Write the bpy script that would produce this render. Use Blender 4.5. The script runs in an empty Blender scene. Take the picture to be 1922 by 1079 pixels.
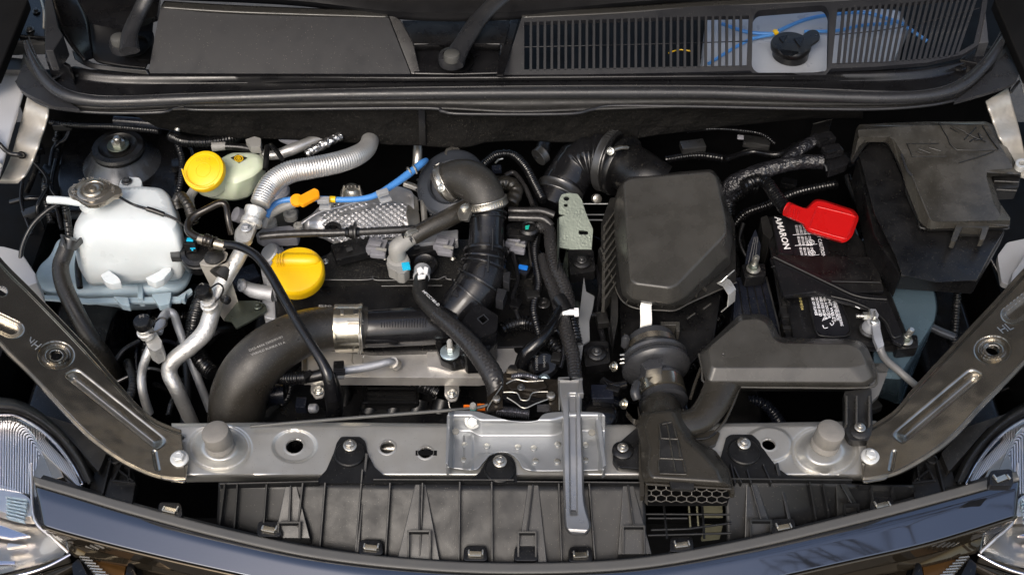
import bpy, bmesh, math, random
from mathutils import Vector, Matrix, noise
from mathutils.geometry import tessellate_polygon
random.seed(7)
R = math.radians
sc = bpy.context.scene
# ------------------------------------------------------------------ camera, sky, sun, exposure
TH = R(48.0); DIST = 1.87; TAN = math.tan(R(22.5))
FW = Vector((0, math.cos(TH), -math.sin(TH))); UPV = Vector((0, math.sin(TH), math.cos(TH)))
CAM = -FW * DIST
cd = bpy.data.cameras.new('camera'); cam = bpy.data.objects.new('camera', cd); sc.collection.objects.link(cam)
cam.location = CAM; cam.rotation_euler = (R(90) - TH, 0, 0)
cd.angle = R(45.0); cd.clip_start = 0.05; cd.clip_end = 3000; sc.camera = cam
wd = bpy.data.worlds.new("World"); sc.world = wd; wd.use_nodes = True
nt = wd.node_tree; bg = nt.nodes['Background']
sky = nt.nodes.new('ShaderNodeTexSky'); sky.sky_type = 'NISHITA'; sky.sun_disc = False
SUN_EL, SUN_AZ = R(48), R(200)
sky.sun_elevation = SUN_EL; sky.sun_rotation = SUN_AZ; sky.air_density = 1.3; sky.dust_density = 5.0; sky.ozone_density = 1.2
nt.links.new(sky.outputs[0], bg.inputs[0]); bg.inputs[1].default_value = 0.15
sl = bpy.data.lights.new('sun', 'SUN'); so = bpy.data.objects.new('sun', sl); sc.collection.objects.link(so)
sl.energy = 1.05; sl.angle = R(28); sl.color = (1.0, 0.98, 0.955)
sd = Vector((math.sin(SUN_AZ) * math.cos(SUN_EL), math.cos(SUN_AZ) * math.cos(SUN_EL), math.sin(SUN_EL)))
so.rotation_euler = sd.to_track_quat('Z', 'Y').to_euler(); so.location = sd * 5
sc.view_settings.view_transform = 'Standard'; sc.view_settings.look = 'None'
sc.view_settings.exposure = 0.55; sc.view_settings.gamma = 1.0

# ------------------------------------------------------------------ projection helpers
def P(px, py, h):
    u = (px - 961) / 961 * TAN; v = (539.5 - py) / 961 * TAN
    d = FW + UPV * v; d.x = u
    t = (h - CAM.z) / d.z
    return CAM + d * t
def mpp(p): return (p - CAM).dot(FW) * TAN / 961
Z = Vector((0, 0, 1))
# ------------------------------------------------------------------ object registry
W = {}; KIDS = {}
COL = sc.collection
def reg(o, parent, w):
    COL.objects.link(o); W[o.name] = Vector(w)
    if parent: o.parent = parent; KIDS.setdefault(parent.name, []).append(o)
    return o
def thing(name, label, cat, group=None, kind=None):
    o = bpy.data.objects.new(name, None); o.empty_display_size = .02
    reg(o, None, (0, 0, 0)); tag(o, label, cat, group, kind); return o
def tag(o, label=None, cat=None, group=None, kind=None):
    if label: o['label'] = label
    if cat: o['category'] = cat
    if group: o['group'] = group
    if kind: o['kind'] = kind
    return o
class MB:
    def __init__(s): s.v = []; s.f = []
    def add(s, vs, fs):
        o = len(s.v); s.v += [Vector(v) for v in vs]; s.f += [[i + o for i in f] for f in fs]; return s
    def plate(s, pts, d, holes=()):
        loops = [list(pts)] + [list(h) for h in holes]
        n = sum(len(l) for l in loops); flat = [p for l in loops for p in l]
        vs = flat + [p + d for p in flat]
        fs = []
        if holes:
            for t in tessellate_polygon(loops): fs.append(list(t)); fs.append([i + n for i in reversed(t)])
        else:
            fs.append(list(range(n))); fs.append([i + n for i in reversed(range(n))])
        o = 0
        for l in loops:
            m = len(l)
            for i in range(m): j = (i + 1) % m; fs.append([o + i, o + j, o + j + n, o + i + n])
            o += m
        return s.add(vs, fs)
    def loft(s, rings, cap=True):
        n = len(rings[0]); vs = [p for r in rings for p in r]; fs = []
        for k in range(len(rings) - 1):
            for i in range(n): j = (i + 1) % n; fs.append([k*n+i, k*n+j, (k+1)*n+j, (k+1)*n+i])
        if cap: fs.append(list(range(n))); fs.append([(len(rings)-1)*n + i for i in reversed(range(n))])
        return s.add(vs, fs)
    def lathe(s, prof, c, ax=Z, seg=24, ph=0.0, sy=1.0, cap=True):
        ax = Vector(ax).normalized(); t = Vector((1, 0, 0)) if abs(ax.x) < .9 else Vector((0, 1, 0))
        e1 = (t - ax * t.dot(ax)).normalized(); e2 = ax.cross(e1)
        rings = []
        for r, z in prof:
            r = max(r, 1e-5)
            rings.append([c + ax * z + e1 * (r * math.cos(ph + 2*math.pi*i/seg)) + e2 * (r * sy * math.sin(ph + 2*math.pi*i/seg)) for i in range(seg)])
        return s.loft(rings, cap)
    def tube(s, pts, r, seg=12, sub=6, ds=None, prof=None, cap=True, flat=1.0):
        n = len(pts); rr = r if isinstance(r, (list, tuple)) else [r] * n
        q = []
        for i in range(n - 1):
            p0 = pts[max(i-1, 0)]; p1 = pts[i]; p2 = pts[i+1]; p3 = pts[min(i+2, n-1)]
            k = sub if ds is None else max(2, int((p2 - p1).length / ds))
            for a in range(k):
                t = a / k
                p = .5 * ((2*p1) + (p2-p0)*t + (2*p0-5*p1+4*p2-p3)*t*t + (3*p1-p0-3*p2+p3)*t**3)
                q.append((p, rr[i] + (rr[i+1]-rr[i]) * t))
        q.append((pts[-1], rr[-1]))
        rings = []; L = 0; tan = (q[1][0] - q[0][0]).normalized()
        e = Z if abs(tan.z) < .8 else Vector((0, 1, 0)); nrm = (e - tan * e.dot(tan)).normalized()
        for i, (p, ra) in enumerate(q):
            a = q[max(i-1, 0)][0]; b = q[min(i+1, len(q)-1)][0]
            tan = (b - a).normalized(); nrm = (nrm - tan * nrm.dot(tan)).normalized(); bi = tan.cross(nrm)
            if i: L += (p - q[i-1][0]).length
            ring = []
            for k in range(seg):
                th = 2*math.pi*k/seg; x = ra * (1 if prof is None else 1 + prof(L, th))
                ring.append(p + nrm * (x * flat * math.cos(th)) + bi * (x * math.sin(th)))
            rings.append(ring)
        return s.loft(rings, cap)
    def box(s, c, sx, sy, sz, rz=0.0, m=None):
        m = m or Matrix.Rotation(rz, 3, 'Z')
        vs = [c + m @ Vector((a*sx/2, b*sy/2, d*sz/2)) for a in (-1, 1) for b in (-1, 1) for d in (-1, 1)]
        return s.add(vs, [[0,1,3,2],[4,6,7,5],[0,4,5,1],[2,3,7,6],[0,2,6,4],[1,5,7,3]])
def mk(name, mb, mat, parent=None, bev=0, seg=2, ang=38, sub=0, label=None, solid=0, recalc=True, wn=False):
    c = Vector((sum(v.x for v in mb.v), sum(v.y for v in mb.v), sum(v.z for v in mb.v))) / len(mb.v)
    me = bpy.data.meshes.new(name); me.from_pydata([v - c for v in mb.v], [], mb.f)
    bm = bmesh.new(); bm.from_mesh(me)
    if recalc: bmesh.ops.recalc_face_normals(bm, faces=bm.faces)
    if bev > 0:
        es = [e for e in bm.edges if len(e.link_faces) == 2 and e.calc_face_angle(0) > R(28)]
        if es: bmesh.ops.bevel(bm, geom=es, offset=bev, segments=seg, profile=.5, affect='EDGES', clamp_overlap=True)
    bm.to_mesh(me); bm.free()
    me.materials.append(mat); me.shade_smooth(); me.set_sharp_from_angle(angle=R(ang))
    o = bpy.data.objects.new(name, me); reg(o, parent, c)
    if solid:
        m = o.modifiers.new('thickness', 'SOLIDIFY'); m.thickness = solid; m.offset = -1
    if bev > 0 or wn:
        m = o.modifiers.new('weighted_normals', 'WEIGHTED_NORMAL'); m.keep_sharp = True; m.weight = 60
    if sub:
        m = o.modifiers.new('smooth', 'SUBSURF'); m.levels = sub; m.render_levels = sub
    if label: o['label'] = label
    return o
# ------------------------------------------------------------------ shape shortcuts (pixels of the photo unprojected onto a real height h, metres)
def rnd(pts, r, n=4):
    out = []; m = len(pts)
    for i in range(m):
        p = Vector(pts[i][:2]); a = Vector(pts[i-1][:2]) - p; b = Vector(pts[(i+1) % m][:2]) - p
        q = pts[i][2] if len(pts[i]) > 2 else r
        k = min(q, a.length * .45, b.length * .45)
        if k < .5: out.append(tuple(p)); continue
        A = p + a.normalized() * k; B = p + b.normalized() * k
        for j in range(n + 1):
            t = j / n; out.append(tuple(A*(1-t)**2 + p*2*t*(1-t) + B*t*t))
    return out
def circ(x, y, r, n=24, e=.745, ph=0): return [(x + r*math.cos(ph+2*math.pi*i/n), y + r*e*math.sin(ph+2*math.pi*i/n)) for i in range(n)]
def PP(pts, h): return [P(p[0], p[1], h(p[0], p[1]) if callable(h) else h) for p in pts]
def S(name, pts, h, d, mat, par=None, bev=.0012, holes=(), rr=0, n=4, **k):
    if rr or any(len(p) > 2 for p in pts): pts = rnd(pts, rr, n)
    w = PP(pts, h); hs = [PP(q, h) for q in holes]
    return mk(name, MB().plate(w, Vector((0, 0, -d)), hs), mat, par, bev=bev, **k)
def LO(name, rings, mat, par=None, rr=0, bev=0, n=4, **k):
    rs = []
    for pts, h in rings:
        rs.append(PP(rnd(pts, rr, n) if rr else pts, h))
    return mk(name, MB().loft(rs), mat, par, bev=bev, **k)
def T(name, pts, r, mat, par=None, seg=12, sub=6, ds=None, prof=None, flat=1.0, **k):
    w = [P(*p[:3]) for p in pts]
    rr = [x * mpp(q) for x, q in zip(r, w)] if isinstance(r, (list, tuple)) else [r * mpp(q) for q in w]
    return mk(name, MB().tube(w, rr, seg, sub, ds, prof, flat=flat), mat, par, ang=60, **k)
def CORR(pitch=.005, amp=.07): return lambda s, th: amp * (1 if (s / pitch) % 1 < .5 else -1)
def CORS(pitch=.005, amp=.07): return lambda s, th: amp * math.sin(2*math.pi*s/pitch)
def BRAID(n=6, pitch=.012, amp=.06): return lambda s, th: amp * (abs(math.sin(n*th/2 + math.pi*s/pitch)) + abs(math.sin(n*th/2 - math.pi*s/pitch)) - 1)
def C(name, x, y, h, prof, mat, par=None, ax=Z, seg=28, sy=1.0, ph=0, bev=0, cap=True, **k):
    p = P(x, y, h); m = mpp(p)
    return mk(name, MB().lathe([(a*m, b*m) for a, b in prof], p, ax, seg, ph, sy, cap), mat, par, bev=bev, **k)
def BX(name, x, y, h, sx, sy, sz, mat, par=None, rz=0, bev=1.2, rx=0, **k):
    p = P(x, y, h); m = mpp(p)
    mt = Matrix.Rotation(R(rz), 3, 'Z') @ Matrix.Rotation(R(rx), 3, 'X')
    return mk(name, MB().box(p, sx*m, sy*m, sz*m, 0, mt), mat, par, bev=bev*m, **k)
_bc = {}
def BOLT(x, y, h, r, mat, par, ax=Z, name='bolt', cross=False, dome=False, label=None):
    """hex flange bolt (or cross-head screw), its mesh shared between bolts of one size"""
    key = (round(r), mat.name, cross); p = P(x, y, h); m = mpp(p)
    if key not in _bc:
        b = MB(); r0 = round(r) * .00078
        b.lathe([(r0, 0), (r0, r0*.14), (r0*.9, r0*.24), (r0*.6, r0*.3)], Vector((0,0,0)), seg=24)
        if cross:
            b.lathe([(r0*.6, r0*.2), (r0*.6, r0*.6), (r0*.5, r0*.72), (r0*.1, r0*.75)], Vector((0,0,0)), seg=20)
            for a in (0, math.pi/2): b.box(Vector((0,0,r0*.78)), r0*.6, r0*.13, r0*.08, a)
        else:
            b.lathe([(r0*.66, r0*.2), (r0*.66, r0*.72), (r0*.56, r0*.82)], Vector((0,0,0)), seg=6)
            b.lathe([(r0*.42, r0*.8), (r0*.40, r0*.86), (r0*.3, r0*.86), (r0*.28, r0*.81)], Vector((0,0,0)), seg=16)
        o = mk(name, b, mat, par, bev=r0*.05, seg=1)
        c = W[o.name]; o.data.transform(Matrix.Translation(c)); W[o.name] = Vector(p); _bc[key] = o.data
    else:
        o = bpy.data.objects.new(name, _bc[key]); reg(o, par, p)
    q = Vector(ax).normalized().to_track_quat('Z', 'Y').to_euler(); q.rotate_axis('Z', random.random() * 2)
    o.rotation_euler = q
    if label: o['label'] = label
    return o
def TXT(s, x0, y0, x1, y1, h, mat, par, name='lettering', lift=.0006, bold=0, wide=True, size=None, n=None, hf=None, tall=1.0):
    """flat lettering laid on a surface, its baseline running between two points"""
    a = P(x0, y0, h); b = P(x1, y1, hf if hf is not None else h)
    cu = bpy.data.curves.new(name, 'FONT'); cu.body = s; cu.resolution_u = 2; cu.offset = bold
    ob = bpy.data.objects.new('tmp', cu); COL.objects.link(ob)
    bpy.context.view_layer.update()
    me = bpy.data.meshes.new_from_object(ob.evaluated_get(bpy.context.evaluated_depsgraph_get()))
    bpy.data.objects.remove(ob); bpy.data.curves.remove(cu)
    if not me.vertices: return None
    w = max(v.co.x for v in me.vertices); L = (b - a).length; k = L / w
    e1 = (b - a).normalized(); nn = Vector(n) if n is not None else Z; nn = (nn - e1*nn.dot(e1)).normalized(); e2 = nn.cross(e1)
    ky = k * tall if size is None else size * mpp(a)
    c = (a + b) / 2
    for v in me.vertices:
        q = a + e1 * (v.co.x * k) + e2 * (v.co.y * ky) + nn * lift; v.co = q - c
    me.name = name; me.materials.clear(); me.materials.append(mat)
    o = bpy.data.objects.new(name, me); reg(o, par, c); return o
def sm(pts, k=6, closed=False):
    """smooth curve through points"""
    out = []; n = len(pts); pv = [Vector(p) for p in pts]
    for i in range(n if closed else n - 1):
        g = (lambda j: pv[j % n]) if closed else (lambda j: pv[min(max(j, 0), n-1)])
        p0, p1, p2, p3 = g(i-1), g(i), g(i+1), g(i+2)
        for a in range(k):
            t = a / k
            out.append(tuple(.5 * ((2*p1) + (p2-p0)*t + (2*p0-5*p1+4*p2-p3)*t*t + (3*p1-p0-3*p2+p3)*t**3)))
    if not closed: out.append(tuple(pv[-1]))
    return out
def resam(pts, n):
    pv = [Vector(p) for p in pts]; d = [0]
    for i in range(1, len(pv)): d.append(d[-1] + (pv[i]-pv[i-1]).length)
    out = []; j = 0
    for i in range(n):
        s = d[-1] * i / (n-1)
        while j < len(d)-2 and d[j+1] < s: j += 1
        t = (s - d[j]) / max(d[j+1]-d[j], 1e-9); out.append(pv[j].lerp(pv[j+1], min(t, 1)))
    return out
def SHEET(name, A, B, hf, nu, nv, mat, par=None, holes=(), thick=.0016, drop=None, **k):
    """pressed sheet between two edge curves A and B; hf(t,u,x,y) gives its height; holes are cut out"""
    A = resam(sm(A), nu); B = resam(sm(B), nu); vs = []; fs = []; idx = {}
    for i in range(nu):
        for j in range(nv):
            u = j / (nv-1); q = A[i].lerp(B[i], u); x, y = q.x, q.y
            vs.append(P(x, y, hf(i/(nu-1), u, x, y)))
            idx[i, j] = (x, y)
    for i in range(nu-1):
        for j in range(nv-1):
            x = (idx[i, j][0] + idx[i+1, j+1][0]) / 2; y = (idx[i, j][1] + idx[i+1, j+1][1]) / 2
            if any(math.hypot(x-a, (y-b)/.745) < r for a, b, r in holes): continue
            fs.append([i*nv+j, (i+1)*nv+j, (i+1)*nv+j+1, i*nv+j+1])
    m = MB(); m.add(vs, fs)
    o = mk(name, m, mat, par, solid=thick, recalc=False, ang=50, **k)
    # make normals face up
    if o.data.polygons[0].normal.z < 0: o.data.flip_normals()
    return o
def ss(a, b, x):
    t = min(max((x-a)/(b-a), 0), 1); return t*t*(3-2*t)
def segd(x, y, x0, y0, x1, y1, e=.745):
    y /= e; y0 /= e; y1 /= e
    dx, dy = x1-x0, y1-y0; t = min(max(((x-x0)*dx+(y-y0)*dy)/(dx*dx+dy*dy), 0), 1)
    return math.hypot(x-x0-t*dx, y-y0-t*dy)
def CLAMP(par, a, b, r, mat, screw=None, teeth=None, wide=1.0, name='hose_clamp'):
    """metal band round a hose from a to b (x,y,h), radius in px"""
    A = P(*a); B = P(*b); m = mpp(A); ax = (B - A); L = ax.length; ax.normalize(); rr = r*m
    mb = MB().lathe([(rr*.97, 0), (rr*1.04, 0), (rr*1.05, L*.08), (rr*1.03, L*.16), (rr*1.03, L*.84), (rr*1.05, L*.92), (rr*1.04, L), (rr*.97, L)], A, ax, 40)
    o = mk(name, mb, mat, par, ang=35)
    if teeth:
        t = Vector((1,0,0)); e1 = (t - ax*t.dot(ax)).normalized(); e2 = ax.cross(e1); g = MB()
        for i in range(teeth[2]):
            th = R(teeth[0] + (teeth[1]-teeth[0]) * i / (teeth[2]-1)); d = e1*math.cos(th) + e2*math.sin(th)
            mt = Matrix((ax, d.cross(ax), d)).transposed()
            g.box(A + ax*L*.5 + d*(rr*1.045), L*.62, .0011, .0014, m=mt)
        mk('band_teeth', g, mat, o)
    if screw:
        x, y, h, sr = screw
        BOLT(x, y, h, sr, MT['zinc'], o, ax=(-.5, -.6, .6), name='screw')
    return o
# ------------------------------------------------------------------ materials
MT = {}
def M(name, col, rough=.5, metal=0.0, var=.18, rv=.12, grain=(0, 0), spec=.5, coat=0, sss=0, dust=0, vs=14, ssc=(1,1,1), ior=1.5, coarse=(0, 0), stain=None, trans=0, spk=850, settle=0):
    m = bpy.data.materials.new(name); m.use_nodes = True; t = m.node_tree; N = t.nodes; Lk = t.links
    b = N['Principled BSDF']; c4 = (*col, 1)
    tc = N.new('ShaderNodeTexCoord')
    n1 = N.new('ShaderNodeTexNoise'); n1.inputs['Scale'].default_value = vs; n1.inputs['Detail'].default_value = 6; n1.inputs['Roughness'].default_value = .62
    Lk.new(tc.outputs['Object'], n1.inputs['Vector'])
    mr = N.new('ShaderNodeMapRange'); mr.inputs[1].default_value = .3; mr.inputs[2].default_value = .7; mr.inputs[3].default_value = 1-var; mr.inputs[4].default_value = 1+var
    Lk.new(n1.outputs[0], mr.inputs[0])
    vm = N.new('ShaderNodeVectorMath'); vm.operation = 'SCALE'; vm.inputs[0].default_value = col; Lk.new(mr.outputs[0], vm.inputs['Scale'])
    out = vm.outputs[0]
    if stain:
        n4 = N.new('ShaderNodeTexNoise'); n4.inputs['Scale'].default_value = stain[1]; n4.inputs['Detail'].default_value = 8; n4.inputs['Roughness'].default_value = .7
        Lk.new(tc.outputs['Object'], n4.inputs['Vector'])
        r4 = N.new('ShaderNodeMapRange'); r4.inputs[1].default_value = stain[2]; r4.inputs[2].default_value = stain[2] + .12; Lk.new(n4.outputs[0], r4.inputs[0])
        mx = N.new('ShaderNodeMix'); mx.data_type = 'RGBA'; Lk.new(r4.outputs[0], mx.inputs[0]); Lk.new(out, mx.inputs[6]); mx.inputs[7].default_value = (*stain[0], 1); out = mx.outputs[2]
    if dust:
        vo = N.new('ShaderNodeTexVoronoi'); vo.inputs['Scale'].default_value = spk; Lk.new(tc.outputs['Object'], vo.inputs['Vector'])
        lt = N.new('ShaderNodeMath'); lt.operation = 'LESS_THAN'; lt.inputs[1].default_value = .3; Lk.new(vo.outputs['Distance'], lt.inputs[0])
        sp = N.new('ShaderNodeSeparateColor'); Lk.new(vo.outputs['Color'], sp.inputs[0])
        g = N.new('ShaderNodeMath'); g.operation = 'LESS_THAN'; g.inputs[1].default_value = dust; Lk.new(sp.outputs[0], g.inputs[0])
        mu = N.new('ShaderNodeMath'); mu.operation = 'MULTIPLY'; Lk.new(lt.outputs[0], mu.inputs[0]); Lk.new(g.outputs[0], mu.inputs[1])
        mx = N.new('ShaderNodeMix'); mx.data_type = 'RGBA'; Lk.new(mu.outputs[0], mx.inputs[0]); Lk.new(out, mx.inputs[6]); mx.inputs[7].default_value = (.14, .13, .11, 1); out = mx.outputs[2]
    if settle:                                                     # dust lying in patches on faces that look up
        ge = N.new('ShaderNodeNewGeometry'); sx = N.new('ShaderNodeSeparateXYZ'); Lk.new(ge.outputs['Normal'], sx.inputs[0])
        r5 = N.new('ShaderNodeMapRange'); r5.inputs[1].default_value = .55; r5.inputs[2].default_value = 1.0; Lk.new(sx.outputs['Z'], r5.inputs[0])
        n5 = N.new('ShaderNodeTexNoise'); n5.inputs['Scale'].default_value = 17; n5.inputs['Detail'].default_value = 9; n5.inputs['Roughness'].default_value = .75; Lk.new(tc.outputs['Object'], n5.inputs['Vector'])
        r6 = N.new('ShaderNodeMapRange'); r6.inputs[1].default_value = .42; r6.inputs[2].default_value = .72; r6.inputs[4].default_value = settle; Lk.new(n5.outputs[0], r6.inputs[0])
        m5 = N.new('ShaderNodeMath'); m5.operation = 'MULTIPLY'; Lk.new(r5.outputs[0], m5.inputs[0]); Lk.new(r6.outputs[0], m5.inputs[1])
        mx = N.new('ShaderNodeMix'); mx.data_type = 'RGBA'; Lk.new(m5.outputs[0], mx.inputs[0]); Lk.new(out, mx.inputs[6]); mx.inputs[7].default_value = (.13, .122, .108, 1); out = mx.outputs[2]
    Lk.new(out, b.inputs['Base Color'])
    n2 = N.new('ShaderNodeTexNoise'); n2.inputs['Scale'].default_value = vs*2.3; n2.inputs['Detail'].default_value = 5; Lk.new(tc.outputs['Object'], n2.inputs['Vector'])
    m2 = N.new('ShaderNodeMapRange'); m2.inputs[1].default_value = .3; m2.inputs[2].default_value = .7; m2.inputs[3].default_value = max(rough-rv, .02); m2.inputs[4].default_value = min(rough+rv, 1)
    Lk.new(n2.outputs[0], m2.inputs[0]); Lk.new(m2.outputs[0], b.inputs['Roughness'])
    b.inputs['Metallic'].default_value = metal; b.inputs['IOR'].default_value = ior; b.inputs['Specular IOR Level'].default_value = spec
    b.inputs['Coat Weight'].default_value = coat; b.inputs['Coat Roughness'].default_value = .04
    if trans: b.inputs['Transmission Weight'].default_value = trans
    if sss:
        b.inputs['Subsurface Weight'].default_value = sss; b.inputs['Subsurface Radius'].default_value = ssc; b.inputs['Subsurface Scale'].default_value = .02
    nrm = None
    for sc_, st in (grain, coarse):
        if st:
            n3 = N.new('ShaderNodeTexNoise'); n3.inputs['Scale'].default_value = sc_; n3.inputs['Detail'].default_value = 3; Lk.new(tc.outputs['Object'], n3.inputs['Vector'])
            bp = N.new('ShaderNodeBump'); bp.inputs['Strength'].default_value = st; bp.inputs['Distance'].default_value = .6/sc_
            Lk.new(n3.outputs[0], bp.inputs['Height'])
            if nrm: Lk.new(nrm, bp.inputs['Normal'])
            nrm = bp.outputs[0]
    if nrm: Lk.new(nrm, b.inputs['Normal'])
    MT[name] = m; return m
def spec(*a, **k): return M(*a, **k)
M('black', (.0045,.0045,.005), .33, settle=.05, grain=(900,.25), dust=.05)
M('black_gloss', (.004,.004,.0045), .20, grain=(500,.1), dust=.03)
M('deep_shade', (.003,.003,.0033), .6, spec=.1)  # near black, stands for the shade in recesses and openings
M('felt', (.007,.0065,.006), .95, grain=(350,.9), spec=.15, dust=.05, coarse=(18,.8))
M('plastic', (.008,.0079,.0078), .38, settle=.12, grain=(1100,.3), dust=.04)
M('cowl', (.0055,.0055,.0065), .30, grain=(1300,.15), dust=.01)
M('cowl_face', (.009,.0095,.012), .40, spec=.3, grain=(1300,.2), var=.08, dust=.02)
M('lid', (.042,.040,.036), .30, settle=.16, grain=(1000,.25), var=.12, dust=.02)
M('shroud', (.0058,.006,.0066), .40, spec=.3, settle=.02, grain=(900,.2), dust=.03)
M('rubber', (.010,.0095,.009), .5, grain=(700,.3), dust=.06)
M('seal', (.019,.0195,.022), .32, grain=(700,.2), var=.1, dust=.04)
M('hose_brown', (.022,.019,.015), .36, settle=.22, grain=(1300,.5), dust=.14, spk=900)
M('sleeve', (.020,.019,.019), .30, dust=.04)
M('support', (.50,.49,.46), .38, .75, var=.10, rv=.08, grain=(1500,.15), dust=.02)
M('bracket', (.34,.35,.36), .38, .7, var=.06, rv=.08, grain=(1500,.15))
M('brace', (.40,.375,.33), .19, .95, var=.10, rv=.05, grain=(900,.06), coarse=(8,.10), dust=.01)
M('zinc', (.62,.61,.56), .30, .9, var=.15)
M('bolt_white', (.56,.56,.54), .45, .5, var=.08)
M('steel', (.42,.40,.36), .32, .9, var=.25, grain=(400,.3))
M('dark_steel', (.10,.10,.10), .35, .8, var=.2, dust=.05)
M('green_zinc', (.10,.115,.098), .34, .8, var=.14, grain=(300,.15))
M('alu', (.62,.61,.58), .40, .65, var=.22, grain=(260,.4), stain=((.34,.32,.29), 55, .56))
M('cast', (.42,.43,.45), .48, .6, var=.2, grain=(500,.5))
M('foil', (.66,.65,.63), .40, .8, var=.12, grain=(500,.2))
M('foil_crumple', (.6,.6,.6), .25, .95, var=.1, coarse=(130,1.0), grain=(420,.5))
M('shield', (.52,.52,.53), .38, .85, var=.15, coarse=(25,.15), stain=((.30,.29,.28), 18, .58))
M('beam', (.60,.58,.55), .45, .7, var=.14, grain=(200,.15), stain=((.42,.40,.37), 22, .6))
M('clamp', (.66,.61,.50), .20, .95, var=.12, rv=.05)
M('tank', (.60,.64,.65), .34, sss=.45, var=.05, ssc=(.8,.95,1), coat=.1)
M('tank_blue', (.33,.42,.48), .40, sss=.25, var=.05, ssc=(.6,.85,1))
M('tank_green', (.60,.66,.50), .40, sss=.35, var=.05, ssc=(.8,1,.6))
M('yellow', (.78,.47,.003), .36, var=.05, rv=.05, grain=(600,.1))
M('orange', (.85,.33,.005), .40, var=.05)
M('orange_hot', (.80,.16,.01), .4)
M('blue_hose', (.06,.22,.55), .38, var=.1)
M('blue_clip', (.01,.16,.60), .35)
M('cyan', (.01,.42,.66), .38)
M('red', (.46,.006,.006), .28, var=.05, rv=.04)
M('grey_plug', (.20,.20,.22), .45, var=.1, grain=(700,.2))
M('grey_plug2', (.24,.235,.22), .5, var=.1, grain=(700,.2))
M('white', (.75,.75,.75), .5, var=.03)
M('ink', (.75,.75,.78), .5, var=.03)
M('ink_gold', (.55,.45,.16), .5)
M('cap_grey', (.06,.06,.057), .5)
M('cap_metal', (.38,.34,.28), .28, .9, var=.15)
M('label_black', (.008,.008,.010), .35)
M('navy', (.010,.012,.019), .25, grain=(300,.1), dust=.05)
M('slate', (.075,.115,.145), .22, .3, var=.1)
M('fender', (.46,.46,.47), .45, .35, var=.05)
M('fender_tab', (.50,.47,.42), .40, .5, var=.1, coarse=(20,.2))
M('lip', (.065,.063,.059), .45, var=.06, grain=(900,.15))
M('piano', (.14,.15,.175), .03, .94, var=.03, rv=.015, vs=5)
M('bronze_gloss', (.11,.09,.065), .07, .9, var=.12, rv=.03)
M('amber', (.11,.055,.018), .14, .6, var=.2)
M('chrome', (.72,.70,.76), .08, 1.0, var=.04, rv=.03)
M('reflector', (.78,.75,.72), .36, .95, var=.06, rv=.05)
M('lamp_inner', (.42,.38,.32), .34, .95, var=.15, rv=.05)
M('glass', (.95,.96,.98), .02, var=0, rv=.01, trans=1.0, ior=1.25)
M('asphalt', (.05,.05,.05), .9, grain=(60,.5))
M('glassdark', (.01,.01,.012), .05, rv=.02)
M('bark', (.06,.045,.035), .9, grain=(40,.8))
M('copper', (.30,.16,.06), .3, .8)
M('bonnet_under', (.33,.29,.235), .45, .3, var=.1)
# ------------------------------------------------------------------ bare trees whose branches mirror in the glossy trim
def bare_tree(loc, height, seed, label, lean=(-.15, -.12)):
    t = thing('bare_tree', label, 'tree', 'bare trees beside the car')
    rn = random.Random(seed); g = MB(); b2 = MB()
    def grow(p, d, L, r, lev):
        n = 4; pts = [p]; q = p.copy(); dd = d.copy()
        for i in range(n):
            dd = (dd + Vector((rn.uniform(-.22,.22), rn.uniform(-.22,.22), rn.uniform(-.05,.16)))).normalized(); q = q + dd*(L/n); pts.append(q.copy())
        (g if lev < 1 else b2).tube(pts, [r*(1-.11*i) for i in range(n+1)], 6 if lev < 2 else 4, 2 if lev < 2 else 1)
        if lev < 5:
            for i in range(4 if lev < 2 else (3 if lev < 4 else 2)):
                k = pts[rn.choice((2, 3, 4))]; a = Vector((rn.uniform(-1,1), rn.uniform(-1,1), rn.uniform(-.1,.9))).normalized()
                grow(k, (dd*.9 + a).normalized(), L*rn.uniform(.6,.8), r*.50, lev+1)
    grow(Vector(loc), Vector((lean[0], lean[1], 1)).normalized(), height*.38, height*.02, 0)
    mk('trunk', g, MT['bark'], t); mk('crown', b2, MT['bark'], t)
bare_tree((3.4, -.9, -.95), 9.0, 5, 'bare leafless tree leaning over the right front of the car', (-.08, .10))
bare_tree((1.6, 6.5, -.95), 9.5, 11, 'bare leafless tree standing far behind the car')
# ------------------------------------------------------------------ setting
g = MB(); g.add([Vector((-300,-300,-.95)), Vector((300,-300,-.95)), Vector((300,300,-.95)), Vector((-300,300,-.95))], [[0,1,2,3]])
tag(mk('ground', g, MT['asphalt']), 'grey asphalt the car stands on', kind='structure')
eb = thing('engine_bay', 'inner walls and floor of the engine bay, coloured black for the shade inside', 'engine bay', kind='structure')  # walls and floor carry the bay's inner shade as colour
del eb['category']
mk('floor', MB().box(Vector((0,.06,-.47)), 1.72, .82, .02), MT['deep_shade'], eb)
mk('front_wall', MB().box(Vector((0,-.345,-.28)), 1.5, .01, .36), MT['deep_shade'], eb)
mk('rear_wall', MB().box(Vector((0,.44,-.2)), 1.72, .02, .52), MT['deep_shade'], eb)
for sx in (-1, 1):
    mk('side_wall', MB().box(Vector((sx*1.02,.07,-.29)), .46, .86, .38), MT['deep_shade'], eb)

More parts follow.
